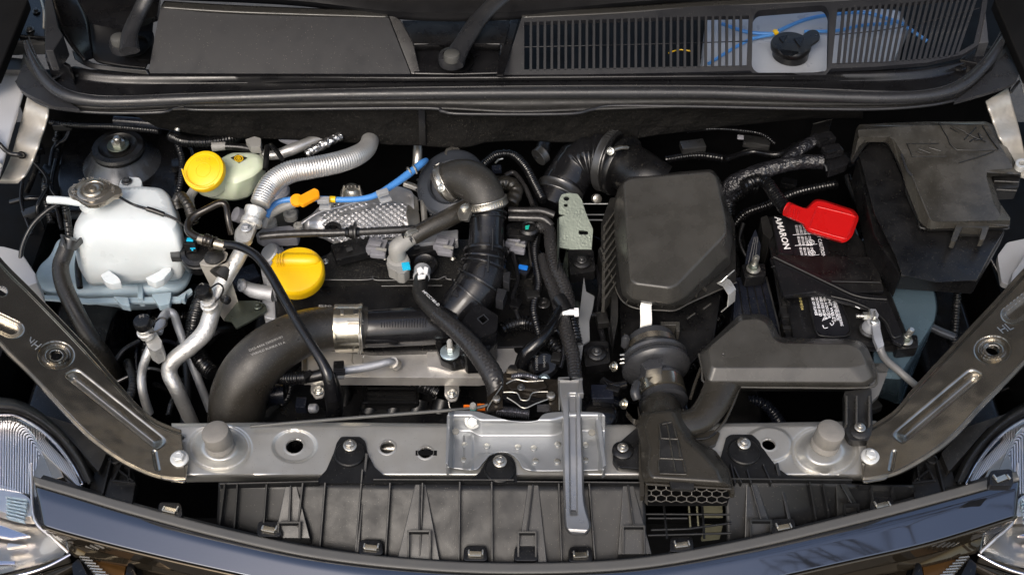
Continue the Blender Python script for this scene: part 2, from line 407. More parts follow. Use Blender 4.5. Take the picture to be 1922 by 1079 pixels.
eng = thing('engine_block', 'dim dark engine block and pipes low in the bay, barely visible between the parts', 'engine')
rq = random.Random(3); KB = MT['black']; 
mk('block', MB().box(Vector((-.12,.02,-.30)), .62, .34, .26), KB, eng, bev=.02)
mk('gearbox', MB().box(Vector((.26,.04,-.30)), .30, .28, .16), KB, eng, bev=.03)
for k in range(16):
    x = -.42 + k*.036; mk('block_rib', MB().box(Vector((x,-.155,-.27)), .008, .02, .16), KB, eng, bev=.002)
for k in range(44):
    x0 = rq.uniform(-.68,.68); y0 = rq.uniform(-.20,.34); z0 = rq.uniform(-.30,-.14)
    a = Vector((x0,y0,z0)); d = Vector((rq.uniform(-1,1), rq.uniform(-1,1), rq.uniform(-.4,.6))).normalized()*rq.uniform(.05,.12)
    b = a + d; c_ = b + Vector((rq.uniform(-.1,.1), rq.uniform(-.1,.1), rq.uniform(-.08,.04)))
    r_ = rq.choice((.003,.004,.006,.009,.012))
    mk(rq.choice(('pipe','hose','cable')), MB().tube([a, a+d*.5+Vector((0,0,.02)), b, c_], r_, 10, 5, ds=.0016 if k % 3 == 0 else None, prof=CORR(.005,.1) if k % 3 == 0 else None), MT[rq.choice(('black','black_gloss','black_gloss','navy','dark_steel'))], eng, ang=60)
for k in range(34):
    x0 = rq.uniform(-.68,.70); y0 = rq.uniform(-.20,.34); z0 = rq.uniform(-.30,-.17)
    mk(rq.choice(('bracket','connector','lug')), MB().box(Vector((x0,y0,z0)), rq.uniform(.015,.05), rq.uniform(.012,.04), rq.uniform(.01,.03), rq.uniform(0,3)), MT[rq.choice(('black','black_gloss','navy','dark_steel','plastic'))], eng, bev=.003)
for sx in (-1, 1):
    mk('inner_rail', MB().box(Vector((sx*.70,.10,-.20)), .10, .62, .12), MT['black_gloss'], eng, bev=.015)
# ------------------------------------------------------------------ radiator support
rs = thing('radiator_support', 'satin silver steel crossmember running across the front of the engine bay', 'crossmember')
HOLES = [(553,837,18), (727,839,15.5), (799,849,14), (1443,834,14), (341,822,7), (1480,862,0.1)]
def hrs(t, u, x, y):
    h = 0.0
    for cx, cy, r, a in ((412,840,52,.014), (1548,846,56,.014)):
        d = math.hypot(x-cx, (y-cy)/.745); h += a * (1 - ss(r*.55, r, d))
        h -= .004*(1 - ss(0, 8, abs(d-r*1.04)))
    for cx, cy, r, a in ((553,837,43,-.0035), (1443,834,47,.004)):
        d = math.hypot(x-cx, (y-cy)/.745); h += a * (1 - ss(r*.86, r, d))
    yb = 890
    if y > yb: h -= .0011 * (y-yb) + .00022*(y-yb)**2
    if y < 800: h -= .0008*(800-y)
    return h
SHEET('beam_panel', [(322,794),(600,792),(900,795),(1200,796),(1645,789)], [(322,906),(600,902),(900,901),(1200,899),(1645,903)], hrs, 640, 62, MT['support'], rs, holes=HOLES, thick=.002)
for cx, cy, r in HOLES[:5]:
    z = .0037 if cx == 1443 else (-.0037 if cx == 553 else .0)
    C('hole_rim', cx, cy, z, [(r-1.5,-5),(r-1.5,.6),(r+1,.9),(r+2.6,.2),(r+2.6,-1)], MT['support'], rs, seg=36, cap=False)
S('slot', [(780,845),(820,845),(820,854),(780,854)], .0006, .0016, MT['deep_shade'], rs, bev=0)
C('inner_pipe', 727, 842, -.03, [(12,-20),(12,20)], MT['steel'], rs, ax=(1,0,.05), seg=20)
# far wall below the beam so that holes look into the dark
for sx, cx, cy in ((0,413,838), (1,1551,836)):
    bs = thing('rubber_buffer', ['grey rubber bump stop on the left end of the silver crossmember', 'grey rubber bump stop on the right end of the silver crossmember'][sx], 'bump stop', 'rubber bump stops on the crossmember')
    lean = (-.10 if not sx else .08, -.02, 1)
    C('stem', cx + (2 if not sx else -4), cy, .012, [(25,-3),(24,3),(27,5),(25.5,8),(27,10),(25,13),(26.5,15),(24.5,18)], MT['grey_buf'] if 'grey_buf' in MT else M('grey_buf', (.16,.15,.135), .6, grain=(500,.4), dust=.05), bs, ax=lean, seg=32)
    C('cap', cx + (0 if not sx else 0), cy-9, .022, [(24,0),(26,3),(26,30),(25,34),(21,36.5),(8,37)], MT['grey_buf'], bs, ax=lean, seg=36)
# bracket tray for the latch
M('strut_dull', (.25,.24,.21), .5, .5)
tr = thing('latch_tray', 'grey spot welded steel tray bolted on the middle of the crossmember', 'bracket')
def htr(t, u, x, y):
    # back wall rises towards y=772
    h = .006
    notch = ss(880, 905, x) * (1 - ss(1030, 1075, x))
    yk = 808 + 9*notch
    h += .034 * (1 - ss(yk-32, yk+3, y))
    h += .022 * (1 - ss(843, 852, x)) + .022 * ss(1122, 1131, x)
    h += .0022 * (ss(868,874,x) - ss(884,890,x)) * ss(812, 820, y)
    # relief round the centre bolt
    d = math.hypot(x-938, (y-905)/.9)
    h += .0035 * (1 - ss(62, 74, d)) * ss(848, 852, y)
    return h
SHEET('tray_panel', [(842,778),(850,771),(890,771),(915,777),(962,790),(1005,790),(1030,774),(1120,773),(1136,782)], [(839,876),(890,881),(908,866),(925,850),(955,849),(972,862),(990,881),(1060,883),(1134,881)], htr, 260, 90, MT['bracket'], tr, thick=.0022)
for x, y in ((873,834),(914,836),(972,838),(1002,840),(1047,833),(1099,834),(871,862),(1005,864),(1046,865),(1099,863)):
    C('spot_weld', x, y, .0075, [(6.2,-1),(6,.6),(4,1),(1,.9)], MT['zinc'], tr, seg=16)
C('spot_weld', 855, 809, .018, [(7,-1),(6.5,.6),(1,.9)], MT['strut_dull'], tr, ax=(0,-.2,.9), seg=16)
C('spot_weld', 1111, 811, .018, [(7,-1),(6.5,.6),(1,.9)], MT['strut_dull'], tr, ax=(0,-.2,.9), seg=16)
S('side_flange', [(1117,778),(1126,776),(1138,872),(1132,876)], .034, .028, MT['bracket'], tr, bev=.0008)
S('side_flange', [(839,778),(846,776),(841,872),(836,868)], .034, .028, MT['bracket'], tr, bev=.0008)
BOLT(887, 789, .030, 15, MT['bolt_white'], tr, ax=(0,-.75,.65), label='white hexagon bolt in the tray back wall')
# vertical strut in front of the latch
st = thing('latch_strut', 'satin grey upright steel strut crossing the crossmember beside the latch', 'strut')
def hst(t, u, x, y):
    h = .046 - .030 * ss(0, 1, t)
    if t > .97: h -= .1*(t-.97)
    c = 1074 + (y-720)*.012
    w = 8.5; d = abs(x - c)
    g = (1 - ss(w*.55, w, d)) * ss(736, 744, y) * (1 - ss(958, 968, y))
    h -= .0045 * g
    h -= .006 * ss(.40, .5, abs(u-.5))
    return h
SHEET('strut_panel', [(1047,712),(1048,740),(1054,780),(1056,860),(1058,940),(1060,985),(1068,998)], [(1094,712),(1093,740),(1092,780),(1095,860),(1098,940),(1110,985),(1100,1000)], hst, 200, 40, MT['strut'] if 'strut' in MT else M('strut', (.30,.30,.30), .36, .75, var=.12, grain=(900,.2)), st, thick=.003)
S('side_tab', [(1092,712),(1095,735),(1096,738),(1084,738),(1086,712)], .050, .012, MT['strut'], st)
S('top_flange', [(1047,707),(1068,706),(1071,711),(1075,706),(1094,708),(1094,713),(1047,713)], .0495, .01, MT['strut'], st)
S('lower_end', rnd([(1058,945),(1100,945),(1110,985),(1102,1001),(1070,1000),(1059,985)], 8), .0135, .006, MT['dark_steel'], st, bev=.001)

# ------------------------------------------------------------------ diagonal braces
def brace(side):
    m = (lambda x: x) if side == 0 else (lambda x: 1968 - x)
    th = thing('fender_brace', ['bronze black pressed steel brace running diagonally at the left front corner', 'bronze black pressed steel brace running diagonally at the right front corner'][side], 'brace', 'diagonal braces to the crossmember')
    inner = [(-70,390),(0,482),(62,545),(150,636),(205,698),(252,752),(288,784),(322,800),(340,806)]
    outer = [(-70,560),(0,652),(60,712),(120,778),(170,828),(225,868),(280,894),(318,903),(350,905)]
    if side:
        inner = [(2030,395),(1968,458),(1922,503),(1870,560),(1800,634),(1750,688),(1712,730),(1680,768),(1645,792),(1630,800)]
        outer = [(2030,585),(1968,640),(1922,688),(1870,742),(1840,772),(1790,826),(1745,860),(1690,890),(1650,902),(1620,906)]
    bead1 = (138,704,296,830) if not side else (1828,704,1692,818)
    bead2 = (-40,588,22,618) if not side else (1940,560,1902,590)
    boss = (105,667) if not side else (1863,657)
    def hb(t, u, x, y):
        h = .012 + .085 * (1-t)**1.2
        h -= .011 * (1 - ss(.07, .10, u)) + .012*ss(.915, .945, u) + .012*ss(.985, 1.0, u)      # folded edge flanges
        h += .004 * (1 - ss(.10, .13, abs(u-.12)))*0
        x0, y0, x1, y1 = bead1; dx, dy = x1-x0, (y1-y0)/.745; L_ = math.hypot(dx, dy)
        sg = ((x-x0)*dy - (y-y0)/.745*dx)/L_ * (-1 if side else 1); al = ((x-x0)*dx + (y-y0)/.745*dy)/L_
        sg -= 10*math.sin(math.pi*min(max(al/L_, 0), 1))*0
        e_ = ss(-14, 6, al) * (1-ss(L_-6, L_+14, al))
        h -= .015 * e_ * ss(-19, 7, -sg) * (1 - ss(9, 15, -sg))
        d = segd(x, y, *bead2); h -= .010 * (1 - ss(14, 24, d))
        d = math.hypot(x-boss[0], (y-boss[1])/.745)
        h += .009 * (1 - ss(20, 25, d)) - .007 * (1 - ss(26, 36, d))
        d = segd(x, y, m(290) , 848, m(296), 880); h -= .002*(1-ss(2,5,d))
        return h
    hl = [(boss[0], boss[1], 13)] + ([(2,547,12)] if not side else [])
    SHEET('brace_panel', inner, outer, hb, 300, 90, MT['brace'], th, holes=hl, thick=.0025)
    bx, by = boss
    tb = 1 - (by-400)/430
    hh = hb(.52 if not side else .46, .5, bx, by)
    C('hole_rim', bx, by, hh, [(12.5,-9),(12.5,0),(14,1.6),(17,1.2),(18,-2)], MT['brace'], th, seg=32, cap=False)
    ex = rnd([(322,803),(352,868),(349,905),(300,896)], 7) if not side else rnd([(1647,794),(1616,862),(1622,906),(1668,893)], 7)
    S('bolt_tab', rnd([(m(300),846),(m(326),846),(m(352),866),(m(349),905),(m(300),897)], 8), .010, .004, MT['brace'], th)
    BOLT(337 if not side else 1633, 861 if not side else 857, .0125, 16, MT['bolt_white'], th, ax=(0,-.12,1), label='white painted hexagon bolt')
    if not side:
        TXT('HR', 81, 648, 58, 633, .060, MT['steel'], th, name='stamped_letters', lift=.002, hf=.062)
    else:
        TXT('HL', 1880, 628, 1903, 618, .072, MT['steel'], th, name='stamped_letters', lift=.002)
brace(0); brace(1)

# ------------------------------------------------------------------ ribbed shroud in front of the crossmember
sh = thing('air_shroud', 'black ribbed plastic radiator shroud between the crossmember and the glossy trim', 'shroud')
LIPX = [(62,893),(150,918),(250,946),(420,991),(600,1028),(800,1050),(1000,1056),(1200,1046),(1400,1012),(1600,965),(1750,927),(1908,884)]
def lipy(x):
    for (a, b), (c, d) in zip(LIPX, LIPX[1:]):
        if a <= x <= c: return b + (d-b)*(x-a)/(c-a)
    return 893
HSH = lambda x, y: .0042 if y < 898 else .0042 - .060*(y-898)/max(lipy(x)-898, 30)
top = [(408,1010),(420,905),(470,903),(590,900),(612,882),(626,850),(632,830),(640,819),(676,819),(686,828),(690,850),(703,876),(722,892),(745,898),(885,898),(900,886),(910,868),(918,856),(932,851),(950,851),(962,858),(968,870),(970,899),(1040,905),(1208,905),(1214,1040),(1362,1035),(1360,900),(1352,860),(1363,820),(1372,815),(1412,815),(1424,826),(1440,852),(1460,878),(1480,892),(1510,898),(1600,899),(1614,908),(1700,911),(1722,990)]
bot = [(1600,1010),(1400,1060),(1200,1088),(1000,1096),(800,1090),(600,1068),(500,1045)]
SHEET('shroud_panel', [(410,906),(600,904),(900,904),(1210,905)], [(406,1004),(500,1024),(700,1058),(900,1072),(1050,1072),(1216,1060)], lambda t, u, x, y: HSH(x, y), 120, 10, MT['shroud'], sh, thick=.003)
SHEET('shroud_panel', [(1360,899),(1500,900),(1610,910),(1716,913)], [(1366,1036),(1500,1006),(1620,976),(1730,948)], lambda t, u, x, y: HSH(x, y), 60, 10, MT['shroud'], sh, thick=.003)
for q in ([(590,906),(596,899),(612,882),(626,850),(632,830),(640,819),(676,819),(686,828),(690,850),(703,876),(722,892),(745,898),(760,906)],
          [(870,906),(885,898),(900,886),(910,868),(918,856),(932,851),(950,851),(962,858),(968,870),(970,899),(972,906)],
          [(1358,903),(1352,860),(1363,820),(1372,815),(1412,815),(1424,826),(1440,852),(1460,878),(1480,892),(1510,898),(1520,903)]):
    S('shroud_ear', rnd(q, 4), .0042, .0035, MT['shroud'], sh, bev=.0009)
def rib(x0, y0, x1, y1, w=4, z=.010, par=sh, nm='rib'):
    d = Vector((x1-x0, y1-y0)).normalized(); n = Vector((-d.y, d.x)) * w/2
    q = [(x0+n.x, y0+n.y), (x1+n.x, y1+n.y), (x1-n.x, y1-n.y), (x0-n.x, y0-n.y)]
    S(nm, q, lambda x, y: HSH(x, y)+z, z+.002, MT['shroud'], par, bev=.0006)
for a in ((445,908,436,1030),(500,908,490,1040),(732,905,722,1060),(793,905,787,1065),(863,903,861,1070),(923,903,924,1070),(1049,906,1055,1070),(1106,906,1118,1060),(568,905,556,1010),
          (680,880,665,1060),(610,905,598,1050),(1520,903,1534,984),(1636,912,1645,975),(1676,912,1688,968),(1545,905,1558,975)): rib(*a, w=3.6)
rib(688, 850, 668, 1060, w=5, z=.012)
rib(1458, 868, 1488, 1000, w=6, z=.012)
rib(412, 908, 598, 903, w=3, z=.008); rib(700, 899, 965, 900, w=3, z=.006); rib(970, 903, 1208, 905, w=3, z=.006); rib(1362, 898, 1600, 900, w=3, z=.006); rib(1612, 911, 1705, 914, w=3.4, z=.007)
rib(408, 1010, 421, 908, w=4, z=.012)
# wedge gussets
for ap, x0, x1, yb, b0, b1, bt in ((788,742,828,1064,764,809,994),(545,515,582,1010,520,564,978),(1000,968,1028,1066,971,1008,996),(1178,1160,1224,1040,1168,1212,985),(1410,1398,1456,1012,1408,1450,974),(1578,1572,1624,972,1584,1614,944)):
    h0 = lambda x, y: HSH(x, y) + .012*ss(905, 930, y)
    S('gusset', [(ap-9,908),(ap+11,908),(x1,yb),(x0,yb)], h0, .014, MT['plastic'], sh, bev=.0012)
    S('rib', [(ap-1,908),(ap+2,908),((b0+b1)/2+2,bt),((b0+b1)/2-2,bt)], lambda x, y: h0(x, y)+.003, .004, MT['shroud'], sh, bev=.0005)
    for q in ([(b0,bt),(b1,bt),(b1,bt+4),(b0,bt+4)], [(b0,bt),(b0+4,bt),(b0+4,yb),(b0,yb)], [(b1-4,bt),(b1,bt),(b1,yb),(b1-4,yb)]):
        S('pad_edge', q, lambda x, y: h0(x, y)+.005, .006, MT['shroud'], sh, bev=.0005)
# bolt ears
for x, y, r in ((657,848,29),(938,878,29),(1396,844,30)):
    C('boss', x, y+4, .0055, [(r,-6),(r,3),(r-2,5),(r-3,3.5),(4,3.5)], MT['shroud'], sh, seg=40)
    BOLT(x, y-12, .0095, 12.5, MT['steel'], sh, ax=(.05,-.1,1))
for a in ((1378,875,1392,905),(1402,878,1410,905),(1432,868,1448,905),(1372,868,1380,905)): rib(*a, w=3.4, z=.008)
# metal spring clips along the lip
CL = ((320,952,-14),(506,988,-12),(697,1022,-7),(893,1034,-2),(988,1034,0),(1090,1036,2),(1280,1017,8),(1471,984,12),(1656,943,16),(1880,893,22))
for x, y, a in CL:
    c = thing('spring_clip', 'spring clip behind the grey lip, ' + {320:'at far left beside the left headlight', 506:'left of the first wedge gusset', 697:'below the left shroud bolt', 893:'left of the middle gusset', 988:'blank one in the middle', 1090:'right below the foot of the grey strut', 1280:'under the air intake grid', 1471:'right of the duct', 1656:'near the right brace', 1880:'touching the right headlight'}[x], 'clip', 'clips along the lip of the front trim')
    hh = HSH(x, y) + .013
    S('holder', rnd([(x-22,y-11),(x+20,y-11-a*.15),(x+23,y+18),(x-24,y+18)], 8), hh, .012, MT['black'], c, bev=.002)
    if x != 988:
        BX('tongue', x-1, y+5, hh+.002, 24, 11, 4, MT['clamp'], c, rz=a, bev=1)
        for k in (-1, 1): BX('prong', x+k*13, y+2, hh+.003, 3, 10, 6, MT['zinc'], c, rz=a, bev=.8)
# small bracket parts at both lamp corners
for side in (0, 1):
    m = (lambda x: x) if side == 0 else (lambda x: 1966 - x)
    t = thing('lamp_bracket', ['black plastic carrier bracket between the left headlight and crossmember', 'black plastic carrier bracket between the right headlight and crossmember'][side], 'bracket', 'lamp carrier brackets')
    S('bracket_body', rnd([(m(195),862),(m(245),862),(m(255),905),(m(240),945),(m(165),925),(m(180),880)], 5), -.042, .02, MT['shroud'], t, bev=.0015)
    S('bracket_wing', [(m(206),895),(m(254),908),(m(248),946),(m(195),930)], -.036, .01, MT['shroud'], t, bev=.0015)
    for a in ((207,865,192,925),(228,868,212,900),(244,870,240,905),(210,900,254,905),(222,880,250,902)):
        d = Vector((a[2]-a[0], a[3]-a[1])).normalized(); n = Vector((-d.y, d.x))*1.8
        S('rib', [(m(a[0]+n.x),a[1]+n.y),(m(a[2]+n.x),a[3]+n.y),(m(a[2]-n.x),a[3]-n.y),(m(a[0]-n.x),a[1]-n.y)], -.0315, .012, MT['shroud'], t, bev=.0005)
    C('screw_boss', m(217), 862, -.038, [(11,-4),(11,2),(8,3),(7,0),(2,0)], MT['shroud'], t, seg=24)
    S('lamp_stay', rnd([(m(60),770),(m(150),800),(m(200),850),(m(185),885),(m(110),800),(m(50),780)], 6), -.03, .03, MT['plastic'], t, bev=.002)

# ------------------------------------------------------------------ glossy front trim
ft = thing('front_trim', 'glossy black front trim panel with a matt grey lip curving across the bottom', 'front trim')
lip0 = [(62,893),(150,918),(250,946),(420,991),(600,1028),(800,1050),(1000,1056),(1200,1046),(1400,1012),(1600,965),(1750,927),(1908,884)]
lip1 = [(66,912),(150,937),(250,967),(420,1012),(600,1050),(800,1072),(1000,1078),(1200,1068),(1400,1033),(1600,986),(1750,947),(1914,902)]
gl1 = [(80,985),(130,1000),(250,1031),(420,1070),(600,1106),(800,1130),(1000,1136),(1200,1124),(1400,1093),(1600,1050),(1750,1015),(1908,966)]
SHEET('lip', lip0, lip1, lambda t, u, x, y: -.030 - .002*u - .004*ss(.8,1,u) + .004*math.sin(math.pi*t)*0, 160, 8, MT['lip'], ft, thick=.02)
SHEET('gloss_panel', lip1, gl1, lambda t, u, x, y: -.034 + .003*math.sin(min(u*3,1)*1.57) - .014*u, 200, 24, MT['piano'], ft, thick=.004)
gl2 = [(100,1003),(150,1020),(250,1046),(420,1088),(600,1124),(800,1150),(1000,1156),(1200,1144),(1400,1112),(1600,1068),(1750,1034),(1880,990)]
gl3 = [(140,1045),(200,1056),(280,1072),(420,1108),(600,1150),(800,1180),(1000,1186),(1200,1174),(1400,1140),(1600,1090),(1750,1060),(1830,1038)]
SHEET('lower_band', gl1, gl2, lambda t, u, x, y: -.049 - .026*u, 160, 8, MT['bronze_gloss'], ft, thick=.004)
SHEET('lower_blade', gl2, gl3, lambda t, u, x, y: -.075 - .017*u, 160, 6, MT['bronze_gloss'], ft, thick=.004)
# grille corners
for side in (0, 1):
    m = (lambda x: x) if side == 0 else (lambda x: 1968 - x)
    t = thing('grille_corner', ['amber tinted chrome grille blades at the bottom left corner', 'amber tinted chrome grille blades at the bottom right corner'][side], 'grille', 'grille corner blades')
    S('blade', [(m(150),1028),(m(238),1056),(m(232),1090),(m(186),1090)], -.093, .012, MT['amber'], t, bev=.003)
    S('blade', [(m(238),1056),(m(250),1052),(m(260),1090),(m(232),1090)], -.085, .02, MT['black_gloss'], t, bev=.003)
    S('backing', [(m(90),1030),(m(420),1085),(m(420),1150),(m(60),1150)], -.15, .01, MT['deep_shade'], t)
    for k in range(8): 
        S('fin', [(m(150+k*5),1042+k*5.5),(m(168+k*6),1044+k*5.5),(m(168+k*6),1046.6+k*5.5),(m(148+k*5),1044.6+k*5.5)], -.088, .01, MT['zinc'], t, bev=.0003)
    S('fin_guard', rnd([(m(134),1058),(m(148),1046),(m(170),1090),(m(140),1092)], 6), -.084, .02, MT['black_gloss'], t, bev=.003)
    S('lower_blade', [(m(-20),1092),(m(60),1080),(m(140),1052),(m(150),1056),(m(80),1092),(m(60),1110)], -.092, .014, MT['bronze_gloss'], t, bev=.003)
    S('blade', [(m(262),1064),(m(300),1075),(m(310),1100),(m(275),1100)], -.10, .012, MT['bronze_gloss'], t, bev=.003)

# ------------------------------------------------------------------ headlights
for side in (0, 1):
    m = (lambda x: x) if side == 0 else (lambda x: 1968 - x)
    t = thing('headlight', ['left headlight with ribbed reflector and clear lens', 'right headlight with ribbed reflector and clear lens'][side], 'headlight', 'the two headlights')
    # housing rim
    ro = [(-60,740),(0,745),(40,752),(90,782),(130,820),(160,862),(178,902)]
    ri = [(-60,770),(0,772),(35,776),(75,796),(110,826),(140,866),(160,905)]
    rc = [(-60,782),(0,782),(30,784),(66,803),(100,832),(128,868),(150,908)]
    A, B_, D = ([(m(x), y) for x, y in q] for q in (ro, ri, rc))
    SHEET('housing', A, B_, lambda a, u, x, y: -.035 + .018*math.sin(u*math.pi), 80, 10, MT['plastic'], t, thick=.006)
    SHEET('chrome_strip', B_, D, lambda a, u, x, y: -.034 + .008*math.sin(u*math.pi), 80, 10, MT['chrome'], t, thick=.003)
    # reflector fans
    g = MB()
    for k in range(38):
        x0 = -62 + k*4.8; top_y = 783 + max(0, (x0-25))*.55; bot_y = 905 + k*.9
        if x0 > 84: break
        q = [(m(x0), top_y), (m(x0+2.8), top_y), (m(x0+1.4), bot_y), (m(x0-1.4), bot_y)]
        g.plate(PP(q, lambda x, y: -.058 - (y-780)*.00008), Vector((0,0,-.006)))
    mk('reflector_fins', g, MT['reflector'], t)
    S('reflector_bowl', [(m(-62),780),(m(40),786),(m(90),812),(m(70),920),(m(-62),905)], -.076, .01, MT['reflector'], t, bev=.002)
    g = MB()
    for k in range(34):
        a = k/33; x0 = 78 + a*78; y0 = 818 + a*78
        q = [(m(x0), y0), (m(x0+1.4), y0+1.2), (m(x0-9+3*a), y0+19), (m(x0-11+3*a), y0+18)]
        g.plate(PP(q, -.052), Vector((0,0,-.006)))
    mk('side_fins', g, MT['reflector'], t)
    S('side_trough', [(m(70),812),(m(160),898),(m(150),925),(m(62),850)], -.064, .01, MT['dark_steel'], t, bev=.002)
    S('divider', [(m(60),905),(m(84),822),(m(86),823),(m(120),895),(m(96),900),(m(66),935)], -.055, .02, MT['lamp_inner'], t, bev=.002)
    S('bulb_housing', rnd([(m(-60),905),(m(20),912),(m(58),935),(m(62),970),(m(20),965),(m(-60),940)], 8), -.070, .02, MT['reflector'], t, bev=.003)
    S('inner_cup', rnd([(m(-60),940),(m(10),962),(m(66),980),(m(130),1040),(m(60),1062),(m(-60),1075)], 8), -.095, .02, MT['lamp_inner'], t, bev=.004)
    S('inner_blade', [(m(-60),975),(m(5),985),(m(58),1004),(m(22),1010),(m(-60),995)], -.080, .008, MT['chrome'], t, bev=.002)
    S('inner_blade', [(m(15),1018),(m(50),1022),(m(12),1028)], -.080, .006, MT['reflector'], t, bev=.001)
    S('inner_blade', [(m(-60),1050),(m(30),1052),(m(28),1058),(m(-60),1062)], -.083, .004, MT['chrome'], t, bev=.001)
    for k in range(7): S('step', [(m(10),930+k*6),(m(52-k),936+k*6.5),(m(52-k),939+k*6.5),(m(12),933+k*6)], -.060-k*.001, .008, MT['tank_blue'], t, bev=.0005)
    edge = [(m(58),870),(m(60),910),(m(66),975),(m(100),1010),(m(128),1036)]
    T('lens_edge', [(x, y, -.048 - i*.006) for i, (x, y) in enumerate(edge)], 3.2, MT['reflector'], t, seg=10)
    T('lens_edge', [(m(132),1040,-.078),(m(90),1062,-.080),(m(40),1078,-.082),(m(-40),1092,-.084)], 3, MT['chrome'], t, seg=10)
    # clear lens
    A = [(m(x), y) for x, y in [(-60,790),(0,790),(30,792),(60,812),(84,860),(100,900)]]
    B_ = [(m(x), y) for x, y in [(-60,1090),(0,1080),(60,1064),(100,1050),(125,1040),(130,1036)]]
    SHEET('lens', A, B_, lambda a, u, x, y: -.040 + .012*math.sin(math.pi*u) - .040*u, 30, 16, MT['glass'], t, thick=.003)
# ------------------------------------------------------------------ cowl
HC = lambda x, y: .165 + (138-y)/110*.055
cw = thing('cowl_cover', 'black plastic cowl cover with a flat panel, wiper wells and a long slatted air grille', 'cowl cover')
CWM = MT['cowl']; D_W = M('well', (.006,.006,.007), .5, spec=.3); M('edge_lit', (.030,.029,.027), .22, var=.05)  # bevels: same cowl plastic, lightened for the light they reflect
# left flat panel, its bevelled top edge and sloping end
S('flat_panel', rnd([(301,14),(420,22),(560,27),(728,31),(771,139),(278,138)], 2), HC, .006, MT['cowl_face'], cw, bev=.0015)
SHEET('top_edge', [(308,2),(420,9),(560,15),(727,20)], [(301,14),(420,22),(560,27),(729,32)], lambda t, u, x, y: HC(x, 14+17*t)+.0008, 60, 5, MT['edge_lit'], cw, thick=.004)
S('panel_end', [(727,20),(753,38),(776,80),(791,141),(771,139),(729,31)], lambda x, y: HC(x, y)-.002, .02, CWM, cw, bev=.002)
# middle recess with steps
S('recess_back', rnd([(754,39),(957,39),(948,82),(776,82)], 3), .200, .004, CWM, cw, bev=.001)
SHEET('recess_step', [(776,80),(860,78),(940,80)], [(778,142),(860,143),(938,141)], lambda t, u, x, y: .172 + .028*(1-ss(0,.25,u)) - .012*u, 60, 20, CWM, cw, thick=.004)
S('recess_wall', [(957,39),(978,22),(945,141),(932,141),(942,82)], .196, .006, CWM, cw, bev=.002)
# shelf below panels and lower apron
SHEET('apron', [(95,150),(135,128),(180,135),(280,141),(600,142),(780,143),(1000,142),(1300,140),(1560,138),(1700,133),(1800,118),(1845,104)], [(80,140),(112,168),(150,182),(230,186),(400,180),(640,171),(960,166),(1280,165),(1500,170),(1700,177),(1780,168),(1850,110)][:12],
      lambda t, u, x, y: .150 + .012*(1-ss(0,.5,u)), 200, 10, CWM, cw, thick=.004)
# left wiper well
SHEET('well_floor', [(160,15),(168,60),(175,108),(215,121),(270,127)], [(290,8),(287,40),(283,80),(279,110),(272,127)], lambda t, u, x, y: .158+ .03*(1-ss(0,90,y)), 60, 12, D_W, cw, thick=.004)
S('well_back', rnd([(142,-8),(300,-8),(295,30),(240,50),(168,36)], 4), .215, .01, CWM, cw, bev=.003)
SHEET('well_flank', [(96,-8),(110,45),(135,85),(160,112)], [(145,-8),(165,35),(171,70),(176,110)], lambda t, u, x, y: .225 - .05*t - .02*u, 50, 8, CWM, cw, thick=.004)
SHEET('well_sill', [(135,95),(165,117),(220,127),(275,133)], [(140,112),(170,128),(220,135),(280,141)], lambda t, u, x, y: .172-.006*u, 50, 8, CWM, cw, thick=.008)
S('corner_post', [(84,-8),(97,-8),(110,52),(119,66),(100,95),(84,95)], .232, .04, MT['seal'], cw, bev=.003)
S('corner_post', [(84,95),(100,95),(116,112),(132,120),(130,128),(112,116),(84,108)], .19, .04, CWM, cw, bev=.003)
for x, y, h in ((143,136,.158),(1802,126,.158)):
    C('push_clip', x, y, h, [(13,-1),(12,2),(8,4),(1,4)], MT['black_gloss'], cw, seg=24)
# upper strip below the windscreen
SHEET('upper_strip', [(-40,-60),(400,-50),(961,-45),(1500,-55),(1960,-75)], [(120,-8),(300,0),(560,12),(760,38),(960,38),(1250,10),(1600,-5),(1840,-12)], lambda t, u, x, y: .25 - .028*u - .01*ss(.8,1,u), 120, 12, D_W, cw, thick=.006)
# grille frame: outer outline with three openings
outer = [(980,32),(1150,24),(1300,13),(1410,8),(1560,2),(1700,-6),(1856,-14),(1848,40),(1840,82),(1818,96),(1806,103),(1740,118),(1640,126),(1560,129),(1404,133),(1100,140),(944,141)]
oL = [(984,42),(1100,38),(1250,33),(1406,30),(1402,123),(1250,126),(1100,129),(984,131)]
oM = rnd([(1413,34),(1422,20),(1548,10),(1556,24),(1554,128),(1546,137),(1420,137),(1411,126)], 8)
oR = [(1572,17),(1700,6),(1846,-9),(1838,40),(1828,82),(1790,104),(1740,110),(1660,116),(1562,119)]
S('grille_frame', [(980,32),(1150,24),(1300,13),(1409,8),(1409,133),(1250,137),(1100,140),(944,141)], HC, .007, MT['cowl_face'], cw, bev=0, holes=[oL])
S('cap_frame', [(1409,8),(1562,2),(1560,129),(1550,141),(1415,141),(1409,133)], HC, .012, MT['cowl_face'], cw, bev=0, holes=[oM])
S('grille_frame', [(1562,2),(1700,-6),(1856,-14),(1848,40),(1840,82),(1818,96),(1806,103),(1740,118),(1640,126),(1560,129)], HC, .007, MT['cowl_face'], cw, bev=0, holes=[oR])
SHEET('top_edge', [(978,22),(1150,14),(1300,4),(1420,-3),(1600,-12)], [(980,33),(1150,25),(1300,14),(1410,9),(1600,0)], lambda t, u, x, y: HC(x, 33-33*t)+.0008, 60, 5, MT['edge_lit'], cw, thick=.004)
